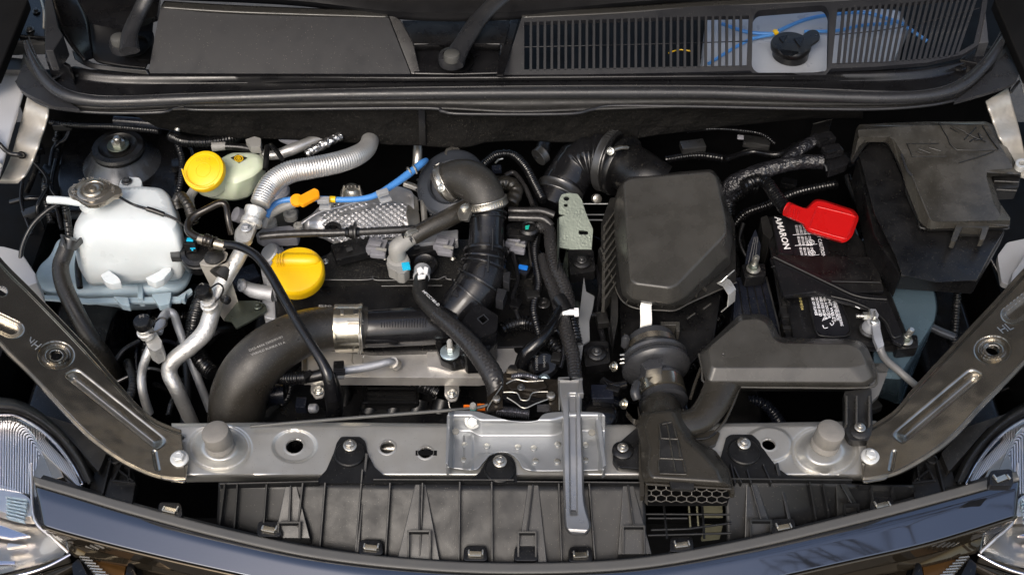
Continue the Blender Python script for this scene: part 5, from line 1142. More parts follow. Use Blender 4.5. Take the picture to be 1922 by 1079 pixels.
S('side_plate', rnd([(1000,652),(1024,664),(1032,690),(1004,700),(996,680)], 4), -.03, .01, MT['satin_black'], ac, bev=.002)
TXT('1720001', 1010, 696, 1009, 668, -.026, MT['grey_txt'], ac, name='moulded_code', size=6); TXT('W5A01', 1024, 690, 1023, 668, -.026, MT['grey_txt'], ac, name='moulded_code', size=6)
C('end_nut', 1021, 713, -.030, [(12,-6),(12,0),(9,3),(7,0),(2,0)], MT['washer_blue'], ac, ax=(0,-.6,.8), seg=20)
# bonnet latch
bl = thing('bonnet_latch', 'dark bronze steel bonnet latch with springs behind the tray', 'latch')
S('back_plate', rnd([(945,700),(955,690),(975,695),(1010,708),(1048,712),(1050,735),(1030,748),(950,745),(944,730)], 3), .030, .004, MT['bronze_dark'], bl, bev=.001)
S('side_plate', rnd([(914,745),(942,722),(944,765),(925,768),(908,775),(916,762)], 3), .034, .004, MT['bronze_dark'], bl, bev=.001)
S('side_plate', rnd([(1030,722),(1048,714),(1050,772),(1036,770),(1030,755)], 3), .034, .02, MT['bronze_dark'], bl, bev=.001)
S('jaw', rnd([(944,736),(970,738),(978,752),(992,752),(1000,738),(1028,736),(1028,748),(1006,756),(984,764),(968,754),(944,748)], 3), .030, .006, G, bl, bev=.0015)
S('rear_lip', rnd([(950,692),(975,692),(1000,702),(1018,716),(1000,716),(975,700),(950,698)], 2), .038, .003, MT['cap_metal'], bl, bev=.0008)
S('pawl', rnd([(950,720),(968,712),(990,716),(1020,714),(1028,726),(1010,732),(980,728),(960,732)], 4), .038, .006, MT['bronze_dark'], bl, bev=.0015)
T('coil_spring', [(932,770,.022),(960,772,.022),(994,776,.022)], 9, MT['zinc_dark'] if 'zinc_dark' in MT else M('zinc_dark', (.25,.25,.27), .2, .9), bl, seg=16, ds=.0008, prof=lambda s, th: .28*math.sin(s*2100+th))
C('drum', 1024, 766, .02, [(8,-16),(8,16)], MT['zinc_dark'], bl, ax=(1,0,0), seg=6)
S('hook_top', rnd([(952,690),(958,684),(968,684),(972,692)], 2), .045, .01, K, bl, bev=.001)
BOLT(978, 727, .042, 7, MT['dark_steel'], bl)
for q_ in ([(945,736),(970,737),(978,750),(992,750),(1000,737),(1028,735)], [(915,770),(918,760),(942,724)], [(1048,716),(1050,770)], [(950,720),(968,712),(990,716),(1020,714)], [(952,746),(968,756),(984,766),(1006,757),(1028,749)]):
    T('edge_highlight', [(x, y, .0385) for x, y in q_], 1.3, MT['steel'], bl, seg=6, sub=3)  # steel tubes stand in for highlights along the plate edges
T('return_spring', [(960,706,.042),(985,704,.042),(1010,710,.042)], 5, MT['zinc_dark'], bl, seg=12, ds=.0008, prof=lambda s, th: .28*math.sin(s*2600+th))
C('pivot_pin', 1034, 742, .040, [(8,-4),(8,2),(6,3),(2,3)], MT['steel'], bl, seg=20); C('pivot_pin', 932, 748, .040, [(7,-4),(7,2),(5,3),(2,3)], MT['steel'], bl, seg=20)
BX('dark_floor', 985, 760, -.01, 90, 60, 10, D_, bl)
ob = thing('orange_clip', 'orange plastic clip with a green banded stud beside the latch', 'clip')
BX('clip_half', 879, 766, .020, 18, 12, 8, MT['orange_hot'], ob, bev=1); BX('clip_half', 903, 764, .020, 16, 12, 8, MT['orange_hot'], ob, bev=1)
C('stud', 888, 764, .030, [(6,-12),(6,-2),(6.5,0),(6.5,6),(5,9)], MT['grey_plug2'], ob, seg=16); C('stud_band', 888, 765, .030, [(6.6,-7),(6.6,0)], M('sea_green', (.08,.25,.22), .4), ob, seg=16)
rd = thing('prop_rod', 'thin dark rod running from the latch towards the thick brown hose', 'rod')
T('rod', [(470,800,.010),(560,792,.014),(660,784,.018),(760,776,.022),(850,769,.026),(900,764,.028),(932,752,.032)], 3.2, MT['cap_grey'], rd, seg=12)
mx_ = thing('side_loom', 'cluster of black cables and plugs between the zinc bracket and filter box', 'harness')
T('cable', [(1118,500,-.05),(1128,540,-.055),(1120,590,-.06),(1132,640,-.06),(1126,700,-.07)], 6, MT['satin_black'], mx_, seg=12)
T('conduit', [(1000,380,-.02),(1012,420,-.02),(1004,470,-.025),(1012,530,-.03),(1002,580,-.035),(1016,640,-.04)], 8, G, mx_, seg=16, ds=.0011, prof=CORR(.0045,.1))
T('cable', [(960,470,-.03),(972,520,-.035),(962,560,-.035),(975,600,-.04)], 4.5, MT['satin_black'], mx_, seg=10)
T('cable', [(1020,640,-.035),(1046,620,-.03),(1060,650,-.03),(1052,690,-.04)], 5, MT['satin_black'], mx_, seg=10)
T('cable', [(1108,590,-.04),(1140,600,-.05),(1150,650,-.06)], 5, MT['satin_black'], mx_, seg=10)
BX('plug', 1000, 555, -.030, 26, 18, 12, MT['plastic'], mx_, rz=12, bev=2); BX('plug', 968, 572, -.034, 20, 22, 12, MT['black_gloss'], mx_, rz=-20, bev=2)
BX('plug', 1130, 600, -.045, 22, 30, 16, MT['plastic'], mx_, rz=8, bev=2); BX('plug', 1044, 672, -.030, 18, 22, 12, MT['plastic'], mx_, rz=-10, bev=2)
T('tube', [(1132,715,-.05),(1150,725,-.045),(1172,722,-.05)], 9, MT['satin_black'], mx_, seg=14)
rx_ = thing('rear_loom', 'dark bundles of cable and brackets in the gap behind the filter box and battery', 'harness')
for q_, r_ in (([(1360,300,-.03),(1410,285,-.03),(1460,290,-.02),(1500,268,-.02)],7),([(1380,420,-.10),(1400,400,-.08),(1440,385,-.06),(1500,360,-.05),(1570,345,-.05)],9),([(1640,440,-.06),(1620,400,-.05),(1600,360,-.04),(1590,330,-.03)],7),([(1250,300,-.04),(1310,292,-.03),(1370,300,-.04)],8),([(1375,470,-.08),(1384,500,-.08),(1380,540,-.09)],6)):
    T('cable', q_, r_, MT['black_gloss'], rx_, seg=12, ds=.0012 if r_ > 7 else None, prof=CORR(.005,.1) if r_ > 7 else None)
for x, y, h, a, sx, sy in ((1300,275,-.02,10,46,24),(1420,268,-.02,-12,50,22),(1590,300,-.03,20,40,30),(1385,455,-.10,0,24,34),(1650,400,-.08,30,36,50),(1480,345,-.05,-16,30,20)):
    BX('bracket', x, y, h, sx, sy, 14, MT['dark_steel'] if sx > 44 else MT['black_gloss'], rx_, rz=a, bev=2)
# dim parts low in the bay
for i, (nm, cat, lb, fn) in enumerate((
  ('starter_motor', 'motor', 'dim dark cylindrical motor right of the thick brown hose', lambda t: (T('cylinder', [(486,742,-.12),(505,740,-.12),(534,738,-.12)], [22,23,21], MT['navy'], t, seg=28), T('hose', [(545,725,-.11),(540,745,-.12),(528,760,-.13)], 5, K, t, seg=12, ds=.0012, prof=CORR(.005,.12)))),
  ('relay_box', 'connector', 'dim square connector below the left bolted tab', lambda t: BX('box', 566, 760, -.13, 20, 24, 20, MT['navy'], t, bev=2)),
  ('spacer_stud', 'stud', 'small grey stud below the left bolted tab', lambda t: C('stud', 588, 766, -.12, [(9,-6),(9,6),(6,9)], MT['cast'], t, ax=(.9,-.2,.3), seg=16)),
  ('alternator', 'alternator', 'barely visible dark alternator under the aluminium beam', lambda t: (BX('case', 735, 745, -.17, 110, 60, 40, K, t, bev=8), [BX('case_rib', 735, 728+k*9, -.145, 90, 3, 6, K, t, bev=.6) for k in range(4)])),
  ('intake_manifold', 'manifold', 'barely visible black ribbed manifold left of the latch', lambda t: [T('runner', [(860+k*0,720,-.16),(700+k*44,750,-.17),(690+k*44,790,-.19)][1:] if 1 else 0, 20, K, t, seg=20) for k in range(4)]),
  ('horn_unit', 'horn', 'round black horn unit with connector right of the steel strut', lambda t: (C('disc', 1126, 778, -.04, [(34,-14),(36,-4),(34,0),(26,4),(2,5)], G, t, ax=(0,-.2,1), seg=36), BX('socket', 1130, 742, -.035, 42, 34, 26, MT['navy'], t, bev=3), BX('plug', 1150, 732, -.03, 26, 14, 16, K, t, rz=-20, bev=2))),
)):
    t = thing(nm, lb, cat); fn(t)
for i, (pts, r, lb) in enumerate((
    ([(200,705,-.14),(230,660,-.12),(262,640,-.12)], 5, 'dim cable beside the H capped refrigerant line'),
    ([(232,770,-.12),(250,720,-.12),(240,680,-.14)], 8, 'dim ribbed hose behind the left brace'),
    ([(346,800,-.18),(352,700,-.16),(340,640,-.15)], 9, 'dim dark hose behind the aluminium lines'),
    ([(640,800,-.2),(650,740,-.16),(640,715,-.14)], 8, 'dim dark hose beneath the aluminium beam'),
    ([(690,470,-.04),(720,450,-.02),(760,452,-.02)], 3, 'thin wire behind the first ignition coil'),
    ([(760,345,.0),(790,360,.0),(796,400,-.01),(798,440,-.02)], 6, 'bare steel pipe left of the round housing'),
    ([(784,250,.02),(784,290,.01),(782,320,-.01)], 9, 'grey knurled pipe rising behind the blue tube'),
    ([(1395,420,-.06),(1388,450,-.07),(1400,480,-.08),(1420,500,-.09)], 4, 'thin dark lead left of the battery'),
    ([(1800,480,-.05),(1796,560,-.10),(1790,650,-.14)], 8, 'corrugated lead beside the pale blue washer shell'),
    ([(1850,470,-.03),(1880,520,-.05),(1900,530,-.06)], 4, 'thin cable behind the right brace'))):
    t = thing('wiring', lb, 'wire'); T('lead', pts, r, MT['steel'] if 'pipe' in lb else K, t, seg=12, ds=.0014, prof=CORR(.005,.1) if i in (1, 8) else None)
S('clutch_pad', [(770,440),(860,430),(860,450),(780,458)], -.02, .02, MT['cast'], em, bev=.002)
# ------------------------------------------------------------------ right side of the bay
LID, PL = MT['lid'], MT['plastic']
af = thing('air_filter_box', 'large dark plastic air filter box with a tall chamfered lid and steel clips', 'air filter box')
top = [(1170,342),(1184,335),(1334,322),(1345,332),(1362,410),(1363,438),(1350,452),(1270,535),(1256,540),(1192,532),(1183,524),(1176,430)]
mid = [(1160,352),(1180,330),(1336,318),(1350,332),(1371,412),(1374,450),(1368,478),(1284,560),(1258,572),(1186,562),(1172,548),(1160,440)]
low = [(1152,372),(1180,336),(1338,324),(1354,340),(1373,412),(1376,460),(1372,497),(1290,572),(1262,576),(1182,570),(1166,552),(1152,440)]
LO('lid', [(top, .062), (mid, .030), (low, -.015)], LID, af, rr=7, n=3, bev=.004, seg=3)
rim0 = [(1128,420),(1145,372),(1340,330),(1380,420),(1382,530),(1272,580),(1266,582),(1200,580),(1172,570),(1160,552),(1150,520),(1128,466)]
LO('rim', [(rim0, -.016), ([(x+(0 if x > 1150 else 0), y+1) for x, y in rim0], -.048)], PL, af, bev=.0012)
T('rim_edge', [(1128,466,-.014),(1148,520,-.014),(1162,556,-.014),(1178,572,-.014),(1202,580,-.014),(1240,582,-.014),(1268,582,-.014),(1300,566,-.014),(1382,530,-.014)], 1.8, LID, af, seg=8, sub=4)
base = [(1162,580),(1170,520),(1370,510),(1352,560),(1340,640),(1290,690),(1180,690),(1166,640)]
LO('base_box', [(base, -.050), ([(x, y+4) for x, y in base], -.16)], K, af, rr=6, n=2, bev=.002)
S('side_wing', rnd([(1122,470),(1130,458),(1148,520),(1160,560),(1160,600),(1152,640),(1146,600),(1148,560)], 3), -.020, .03, PL, af, bev=.0015)
for k in range(9):
    y = 402 + k*17
    S('side_fin', [(1132-k*.2,y+22),(1134,y+20),(1156,y-10),(1156,y-7),(1136,y+24)], -.006, .03, LID, af, bev=.0003)
for x, y, a in ((1178,566,-30),(1198,568,0),(1242,570,8),(1264,570,20),(1284,564,32),(1304,552,40),(1322,542,40)):
    BX('lid_rib', x, y, -.008, 2.4, 12, 8, LID, af, rz=a, bev=.4)
S('catch', [(1240,603),(1276,603),(1276,622),(1270,622),(1268,610),(1248,610),(1246,624),(1240,624)], -.030, .02, LID, af, bev=.001)
for a in ((1290,598,1304,588),(1320,580,1334,570)): T('moulded_mark', [(a[0],a[1],-.030),(a[2],a[3],-.030)], 2, LID, af, seg=6, sub=2)
for k in range(7): T('base_rib', [(1196+k*22,616,-.046),(1192+k*22,668,-.1)], 2, PL, af, seg=6, sub=2)
def clip(pts, w, lb):
    c = MB(); rings = []
    W_ = [P(*q) for q in pts]; m = mpp(W_[0])
    for i, p in enumerate(W_):
        t = (W_[min(i+1, len(W_)-1)] - W_[max(i-1, 0)]).normalized(); s_ = Vector(w).normalized(); n = t.cross(s_).normalized()
        h = 11*m
        rings.append([p + s_*h + n*.001, p + s_*h - n*.001, p - s_*h - n*.001, p - s_*h + n*.001])
    c.loft(rings); return mk('spring_clip', c, MT['clip_white'] if 'clip_white' in MT else M('clip_white', (.42,.42,.40), .32, .6), af, bev=.0006, label=lb, ang=45)
clip([(1222,556,.010),(1210,560,.012),(1214,568,.008),(1212,575,.004),(1213,600,-.010),(1212,620,-.022),(1208,625,-.028)], (1,0,0), 'pale steel clip on the front of the lid')
clip([(1372,512,.016),(1362,522,.010),(1352,526,.004),(1364,532,.004),(1374,548,-.002),(1372,570,-.016),(1360,580,-.03)], (.7,.7,0), 'pale steel clip at the right corner of the lid')
# top intake hose
ti = thing('top_intake_hose', 'black rubber bellows hose joining the air filter box at the rear', 'hose')
rub = MT['satin_black']
T('outlet', [(1160,305,.012),(1190,322,.014),(1215,338,.016),(1240,352,.010)], [44,47,47,44], K, ti, seg=40)
T('bellows', [(1060,350,-.02),(1078,318,-.008),(1100,303,.002),(1130,300,.008),(1158,306,.012)], [40,44,48,54,56], rub, ti, seg=44, ds=.0016, prof=lambda s, th: .055*math.sin(2*math.pi*s/.019)*ss(.03,.06,s))
T('lower_hose', [(1034,392,-.04),(1046,366,-.03),(1060,342,-.02),(1078,318,-.01)], [38,40,42,42], rub, ti, seg=36)
C('flange', 1166, 311, .013, [(50,-6),(58,-6),(60,0),(58,6),(50,8)], K, ti, ax=(.75,-.62,.05), seg=48)
S('flange_key', rnd([(1192,292),(1206,296),(1222,318),(1218,332),(1196,312)], 3), .045, .02, K, ti, bev=.002)
CLAMP(ti, (1138,301,.010), (1152,305,.012), 57, MT['dark_steel'], screw=(1146,284,.066,9), teeth=(50,110,9))
T('clamp_tail', [(1152,281,.066),(1165,277,.064),(1178,277,.058)], 4, MT['steel'], ti, seg=10)
CLAMP(ti, (1046,370,-.032), (1053,354,-.026), 43, MT['dark_steel'], teeth=(20,110,12))
C('clamp_screw', 1120, 373, -.02, [(9,-6),(9,4),(6,6)], MT['steel'], ti, ax=(.3,-.7,.5), seg=16)
TXT('HVAC', 1172, 322, 1196, 316, .064, MT['dark_steel'], ti, name='moulded_letters', size=12)
CLAMP(ti, (1010,296,.010), (1020,288,.012), 17, MT['dark_steel']); T('side_spigot', [(1016,300,.0),(1018,285,.008),(1022,272,.01)], 14, K, ti, seg=20)
for y in (385, 402, 413, 424): 
    pass
cr = thing('cooler_rail', 'horizontal steel rods glimpsed between zinc bracket and air filter box', 'rails')
for y, x0 in ((383,1094),(403,1100),(413,1104)): T('rod', [(x0,y,-.07),(1150,y,-.07)], 1.6, MT['bracket'], cr, seg=6, sub=2)
# front bellows
fbz = thing('front_bellows', 'grey black rubber bellows with two gold coloured clamps in front of the filter box', 'hose')
ax_ = Vector((.10, -1, -.04)).normalized(); p_ = P(1226, 664, -.045); m_ = mpp(p_)
prof = [(44,-34),(46,-20),(46,-8),(52,-2),(57,3),(61,7),(63,12),(61,17),(56,19),(60,23),(64,28),(64,34),(60,40),(52,44),(44,48),(38,54),(38,60),(44,64),(43,70),(40,74),(40,96),(44,100),(45,112),(40,116)]
mk('bellows', MB().lathe([(a*m_, b*m_) for a, b in prof], p_, ax_, 64), M('bellows', (.034,.035,.038), .32, grain=(800,.2), dust=.03), fbz, ang=30)
mk('clamp_band', MB().lathe([(a*m_, b*m_) for a, b in [(46.5,-19),(47.5,-19),(47.5,-5),(46.5,-5)]], p_, ax_, 56), MT['cap_metal'], fbz, ang=30)
mk('clamp_band', MB().lathe([(a*m_, b*m_) for a, b in [(41,70),(44.5,70),(44.5,96),(41,96)]], p_, ax_, 56), MT['clamp'], fbz, ang=30)
BOLT(1153, 688, -.020, 10, MT['clamp'], fbz, ax=(-.8,-.3,.5), name='clamp_screw'); BOLT(1172, 758, -.010, 10, MT['clamp'], fbz, ax=(-.8,-.3,.5), name='clamp_screw')
S('hose_key', rnd([(1202,682),(1218,674),(1240,672),(1244,688),(1212,694)], 2), .004, .02, MT['bellows'], fbz, bev=.002)
T('side_lug', [(1196,718,-.01),(1192,736,-.01),(1196,750,-.015)], [8,10,8], MT['bellows'], fbz, seg=14)
C('lug', 1174, 638, -.02, [(8,-16),(8,6),(4,12)], MT['bellows'], fbz, seg=14)
for y in (666, 674, 682): T('clamp_thread', [(1164,y,-.014),(1172,y-1,-.012)], 2.2, MT['zinc'], fbz, seg=6, sub=2)
# intake snorkel duct on the crossmember
sd_ = thing('intake_snorkel', 'bronze black plastic intake snorkel with honeycomb mouth on the crossmember', 'duct')
SN = M('snorkel', (.030,.027,.022), .26, .15, grain=(1000,.2), dust=.04)
LO('duct_body', [([(1196,762),(1242,748),(1284,756),(1286,770),(1240,764),(1198,776)], .020),
   ], SN, sd_) if 0 else None
ctop = [(1212,800),(1228,772),(1262,770),(1276,800),(1290,826),(1318,850),(1346,882),(1356,906),(1224,898),(1218,880),(1222,840)]
cbot = [(1196,800),(1198,776),(1280,764),(1292,800),(1304,824),(1340,846),(1366,880),(1376,917),(1208,906),(1202,880),(1200,830)]
LO('duct_body', [(ctop, .046), (cbot, .026), ([(x, y+2) for x, y in cbot], .006)], SN, sd_, bev=.005, seg=3)
S('duct_flange', rnd([(1196,760),(1200,800),(1199,880),(1202,930),(1210,930),(1208,880),(1207,800),(1212,790),(1190,786),(1176,770),(1178,756)], 3), .022, .012, SN, sd_, bev=.001)
S('duct_flange', rnd([(1290,796),(1304,822),(1344,846),(1368,880),(1380,926),(1372,926),(1358,884),(1338,856),(1296,830)], 3), .016, .010, SN, sd_, bev=.001)
T('neck', [(1240,774,-.014),(1241,778,-.008),(1242,792,.002),(1242,806,.008)], [40,41,40,38], SN, sd_, seg=36)
# lattice on top, a darker plate standing for the shade of its recess
S('lattice_shade', rnd([(1237,796),(1248,790),(1262,794),(1270,820),(1280,850),(1288,888),(1236,886),(1240,850),(1236,830)], 3), .0468, .001, PL, sd_, bev=0)
for a in ((1252,794,1268,884),(1240,822,1272,824),(1238,860,1282,862),(1237,796,1241,822),(1264,796,1270,820),(1238,826,1238,858),(1272,826,1278,858),(1236,864,1237,884),(1282,864,1287,886),(1238,888,1288,890),(1242,796,1260,792)):
    T('lattice_bar', [(a[0],a[1],.0475),(a[2],a[3],.0475)], 2, SN, sd_, seg=6, sub=2)
S('mouth_tab', rnd([(1256,898),(1302,901),(1303,918),(1260,916)], 2), .040, .006, PL, sd_, bev=.001)
# mouth with honeycomb
LO('mouth_frame', [([(1214,910),(1372,918),(1376,928),(1366,946),(1216,946),(1210,932)], .012)], SN, sd_) if 0 else None
S('mouth_back', [(1216,912),(1372,920),(1366,946),(1214,946)], -.004, .004, D_, sd_, bev=0)
S('mouth_lip', [(1210,904),(1374,914),(1374,918),(1214,909)], .030, .003, SN, sd_, bev=.0015)
S('mouth_lip', [(1210,908),(1216,908),(1216,946),(1210,940)], .020, .004, SN, sd_, bev=.001)
g = MB(); hx = []
for r_ in range(4):
    for c_ in range(9):
        cx = 1222 + c_*19 + (9.5 if r_ % 2 else 0); cy = 914 + r_*10.2 + (cx-1216)*.02
        if cx > 1368: continue
        for k in range(6):
            a0 = math.pi/6 + k*math.pi/3; a1 = a0 + math.pi/3
            q0 = (cx+10.6*math.cos(a0), cy+6.6*math.sin(a0)); q1 = (cx+10.6*math.cos(a1), cy+6.6*math.sin(a1))
            if k < 3 or r_ == 0 or c_ == 0:
                if max(q0[1], q1[1]) > 948: continue
                g.tube([P(q0[0], q0[1], .014-(q0[1]-910)*.0004), P(q1[0], q1[1], .014-(q1[1]-910)*.0004)], .0011, 6, 1)
mk('honeycomb', g, SN, sd_, ang=70)
# lower air opening below the mouth
lg = thing('lower_grid', 'black plastic cross bar grid in the opening below the snorkel mouth', 'grid')
for a in ((1212,964,1370,965),(1216,972,1290,972),(1222,994,1290,992),(1290,992,1372,981),(1246,948,1252,1010),(1318,948,1322,1010),(1216,1004,1372,1000)): T('bar', [(a[0],a[1],-.030),(a[2],a[3],-.030)], 2.4, MT['shroud'], lg, seg=8, sub=2)
S('pale_block', rnd([(1318,948),(1356,948),(1358,984),(1322,988)], 3), -.10, .04, M('cream', (.17,.165,.11), .5), lg, bev=.003)
for x in (1293, 1308): T('pale_rod', [(x,950,-.08),(x+3,990,-.09)], 2, MT['cream'], lg, seg=8, sub=2)
# snorkel side screw lug
S('side_lug', rnd([(1152,836),(1164,828),(1196,800),(1204,806),(1204,880),(1160,876),(1150,862)], 5), .010, .012, K, sd_, bev=.002)
C('lug_washer', 1169, 844, .013, [(20,-6),(20,0),(17,2),(9,3)], K, sd_, seg=32); BOLT(1169, 840, .017, 10, MT['steel'], sd_, cross=True)
# resonator
rz_ = thing('resonator', 'smooth dark grey plastic resonator box with an arm curving to the snorkel', 'resonator')
rt = [(1330,652),(1392,600),(1424,598),(1440,608),(1452,636),(1466,644),(1596,646),(1614,654),(1624,676),(1626,684),(1600,690),(1336,690)]
rm = [(1320,660),(1390,594),(1428,592),(1446,602),(1458,632),(1468,638),(1602,640),(1622,652),(1636,684),(1640,706),(1622,718),(1328,716)]
rl = [(1312,662),(1388,590),(1430,588),(1450,600),(1462,630),(1470,634),(1606,636),(1626,648),(1642,684),(1646,712),(1626,726),(1326,724)]
LO('lid', [(rt, .050), (rm, .036), (rl, .022), (rl, .012)], LID, rz_, rr=9, n=3, bev=.002, seg=2)
rb = [(1316,666),(1390,596),(1448,604),(1468,640),(1620,650),(1636,690),(1632,728),(1380,728),(1340,726)]
LO('lower_box', [(rb, .012), ([(x*.96+1480*.04, y+6) for x, y in rb], -.07)], PL, rz_, rr=6, n=2, bev=.002)
T('flange_edge', [(1312,664,.016),(1318,690,.016),(1326,722,.014),(1400,726,.014),(1500,727,.014),(1626,727,.014),(1646,714,.016),(1643,690,.016)], 2.5, LID, rz_, seg=8, sub=3)
T('arm', [(1366,700,.020),(1352,728,.018),(1336,760,.016),(1314,786,.016),(1282,796,.018),(1252,796,.020)], [34,32,30,28,27,26], SN, rz_, seg=30, flat=.75)
T('arm_edge', [(1316,690,.012),(1306,716,.010),(1296,748,.010)], 3, SN, rz_, seg=8)
T('arm_edge', [(1388,726,.016),(1374,762,.012),(1356,796,.008),(1330,818,.006),(1300,822,.006)], 3, SN, rz_, seg=8)
C('gate_mark', 1357, 666, .0505, [(3.4,0),(3,1.2),(2,.2)], LID, rz_, seg=14)
S('snorkel_foot', rnd([(1298,818),(1340,806),(1352,812),(1344,832),(1330,838)], 3), .008, .01, SN, rz_, bev=.002); T('foot_rib', [(1302,824,.010),(1326,822,.010),(1344,812,.010)], 2, PL, rz_, seg=8)
lg_ = S('leg', rnd([(1584,734),(1636,728),(1638,806),(1630,826),(1594,826),(1586,808)], 5), .014, .014, PL, rz_, bev=.0015)
for x in (1589, 1608, 1632): S('leg_rib', [(x-2,742),(x+2,742),(x+2,796),(x-2,796)], .022, .010, LID, rz_, bev=.0006)
C('leg_washer', 1614, 808, .015, [(19,-4),(19,0),(16,2),(8,3)], PL, rz_, seg=32); BOLT(1614, 802, .019, 10, MT['steel'], rz_, cross=True)
# battery
ba = thing('battery', 'black car battery with white printed caution labels and a diagonal hold down', 'battery')
bt_ = [(1434,408),(1470,404),(1560,400),(1640,470),(1712,650),(1700,660),(1484,660),(1470,620)]
LO('case', [(bt_, -.020), (bt_, -.13)], K, ba, bev=.003)
S('case_top', rnd([(1448,412),(1590,412),(1630,470),(1700,640),(1640,650),(1490,640)], 4), -.014, .008, K, ba, bev=.002)
S('left_ribs', rnd([(1428,408),(1440,404),(1452,440),(1446,450),(1432,438)], 2), -.012, .06, PL, ba, bev=.001)
for k in range(4): S('case_rib', [(1466+k*1,566+k*22),(1492,566+k*22),(1494,573+k*22),(1468+k,573+k*22)], -.016, .03, PL, ba, bev=.001)
l1 = S('brand_label', rnd([(1449,408),(1474,408),(1490,478),(1462,474)], 2), -.0125, .001, MT['label_black'], ba, bev=0)
TXT('AMARON', 1454, 408, 1472, 468, -.0118, MT['white'], ba, size=17, bold=.02)
l2 = S('caution_label', rnd([(1478,420),(1486,412),(1542,412),(1552,440),(1556,480),(1492,484)], 3), -.0125, .001, MT['label_black'], ba, bev=0)
TXT('DANGER / CAUTION', 1526, 412, 1543, 483, -.0118, MT['ink'], ba, size=9.5, bold=.02)
for k, s_ in enumerate(('SHIELD EYES', 'SULFURIC ACID', 'NO SPARKS')):
    for j in range(4): TXT(('EYES','ACID','KEEP','RISK')[j] + ' ' + s_[:6+j], 1513-j*7+k*4, 423+k*21, 1517-j*7+k*4, 441+k*21, -.0118, MT['ink'], ba, size=6.2, bold=.03)
    T('divider', [(1488+k*4,441+k*20,-.0115),(1530+k*4,438+k*20,-.0115)], .5, MT['ink'], ba, seg=4, sub=2)
for x, y in ((1521,431),(1522,455),(1524,475)):
    S('warning_symbol', circ(x,y,7,18), -.0116, .0004, MT['ink'], ba, bev=0, holes=[circ(x,y,5.6,18)])
    T('symbol_stroke', [(x-3,y-2,-.0112),(x,y+2,-.0112),(x+3,y-1,-.0112)], .9, MT['ink'], ba, seg=4, sub=2)
# second label
l3 = S('caution_label', rnd([(1517,552),(1560,548),(1578,570),(1596,618),(1584,630),(1546,630),(1530,618)], 4), -.0125, .001, MT['label_black'], ba, bev=0)
T('label_outline', [(1516,552,-.011),(1530,619,-.011),(1546,631,-.011),(1585,631,-.011),(1597,618,-.011),(1580,570,-.011)], 1.4, PL, ba, seg=6, sub=2)
for k in range(6):
    TXT(('RISK OF FUMES','CONTAINS ACID','RINSE EYES NOW','CALL A DOCTOR','VENT WELL','SEE THE GUIDE')[k], 1521+k*7.6, 553, 1530+k*8.2, 592+k*2, -.0118, MT['ink'], ba, size=7, bold=.03)
TXT('POISON CAUSES SEVERE BURNS', 1563, 560, 1578, 612, -.0118, MT['ink'], ba, size=7.5, bold=.02)
T('divider', [(1530,590,-.0115),(1560,590,-.0115)], .6, MT['ink'], ba, seg=4, sub=2)
for k in range(3):
    a = k*2.09; cx, cy = 1553+8*math.cos(a), 606+7*math.sin(a)
    T('recycling_arrow', [(cx+5.5*math.cos(a-1.5),cy+4.5*math.sin(a-1.5),-.0115),(cx+4*math.cos(a),cy+4*math.sin(a),-.0115),(cx+5.5*math.cos(a+1.5),cy+4.5*math.sin(a+1.5),-.0115),(cx-3,cy,-.0115)], .8, MT['ink'], ba, seg=5, sub=3)
TXT('Pb', 1562, 596, 1566, 604, -.0118, MT['ink'], ba, size=8)
TXT('6A3 D9/26', 1497, 550, 1504, 582, -.0118, MT['ink_gold'], ba, size=7)
TXT('9', 1486, 552, 1488, 557, -.0118, MT['ink_gold'], ba, size=6)
TXT('506241', 1498, 588, 1508, 622, -.0118, MT['seal'], ba, name='stamped_number', size=10)
# hold down plate
hd = thing('battery_hold_down', 'black plastic hold down frame running diagonally across the battery', 'hold down')
S('cross_plate', rnd([(1444,484),(1478,478),(1640,482),(1648,500),(1660,546),(1560,552),(1468,556),(1462,530)], 4), .000, .006, K, hd, bev=.0015)
S('diagonal_arm', rnd([(1450,480),(1462,478),(1540,516),(1600,548),(1664,556),(1700,640),(1694,648),(1676,640),(1658,600),(1630,580),(1580,566),(1530,546),(1472,556),(1466,540)], 5), .0055, .006, MT['satin_black'], hd, bev=.0015)
T('raised_edge', [(1452,482,.009),(1500,505,.008),(1560,534,.008),(1610,556,.008),(1664,562,.008)], 2, PL, hd, seg=8)
T('raised_edge', [(1470,530,.003),(1540,528,.003),(1652,530,.003)], 1.6, PL, hd, seg=8, sub=3)
T('raised_edge', [(1448,502,.003),(1458,500,.003),(1492,514,.003),(1488,520,.003)], 1.6, PL, hd, seg=8, sub=3)
T('raised_edge', [(1560,556,.008),(1600,566,.008),(1640,584,.008),(1664,606,.008),(1676,632,.008),(1690,630,.008)], 1.6, PL, hd, seg=8)
T('white_streak', [(1594,570,.003),(1606,575,.003),(1614,579,.003)], 1, MT['white'], hd, seg=6)
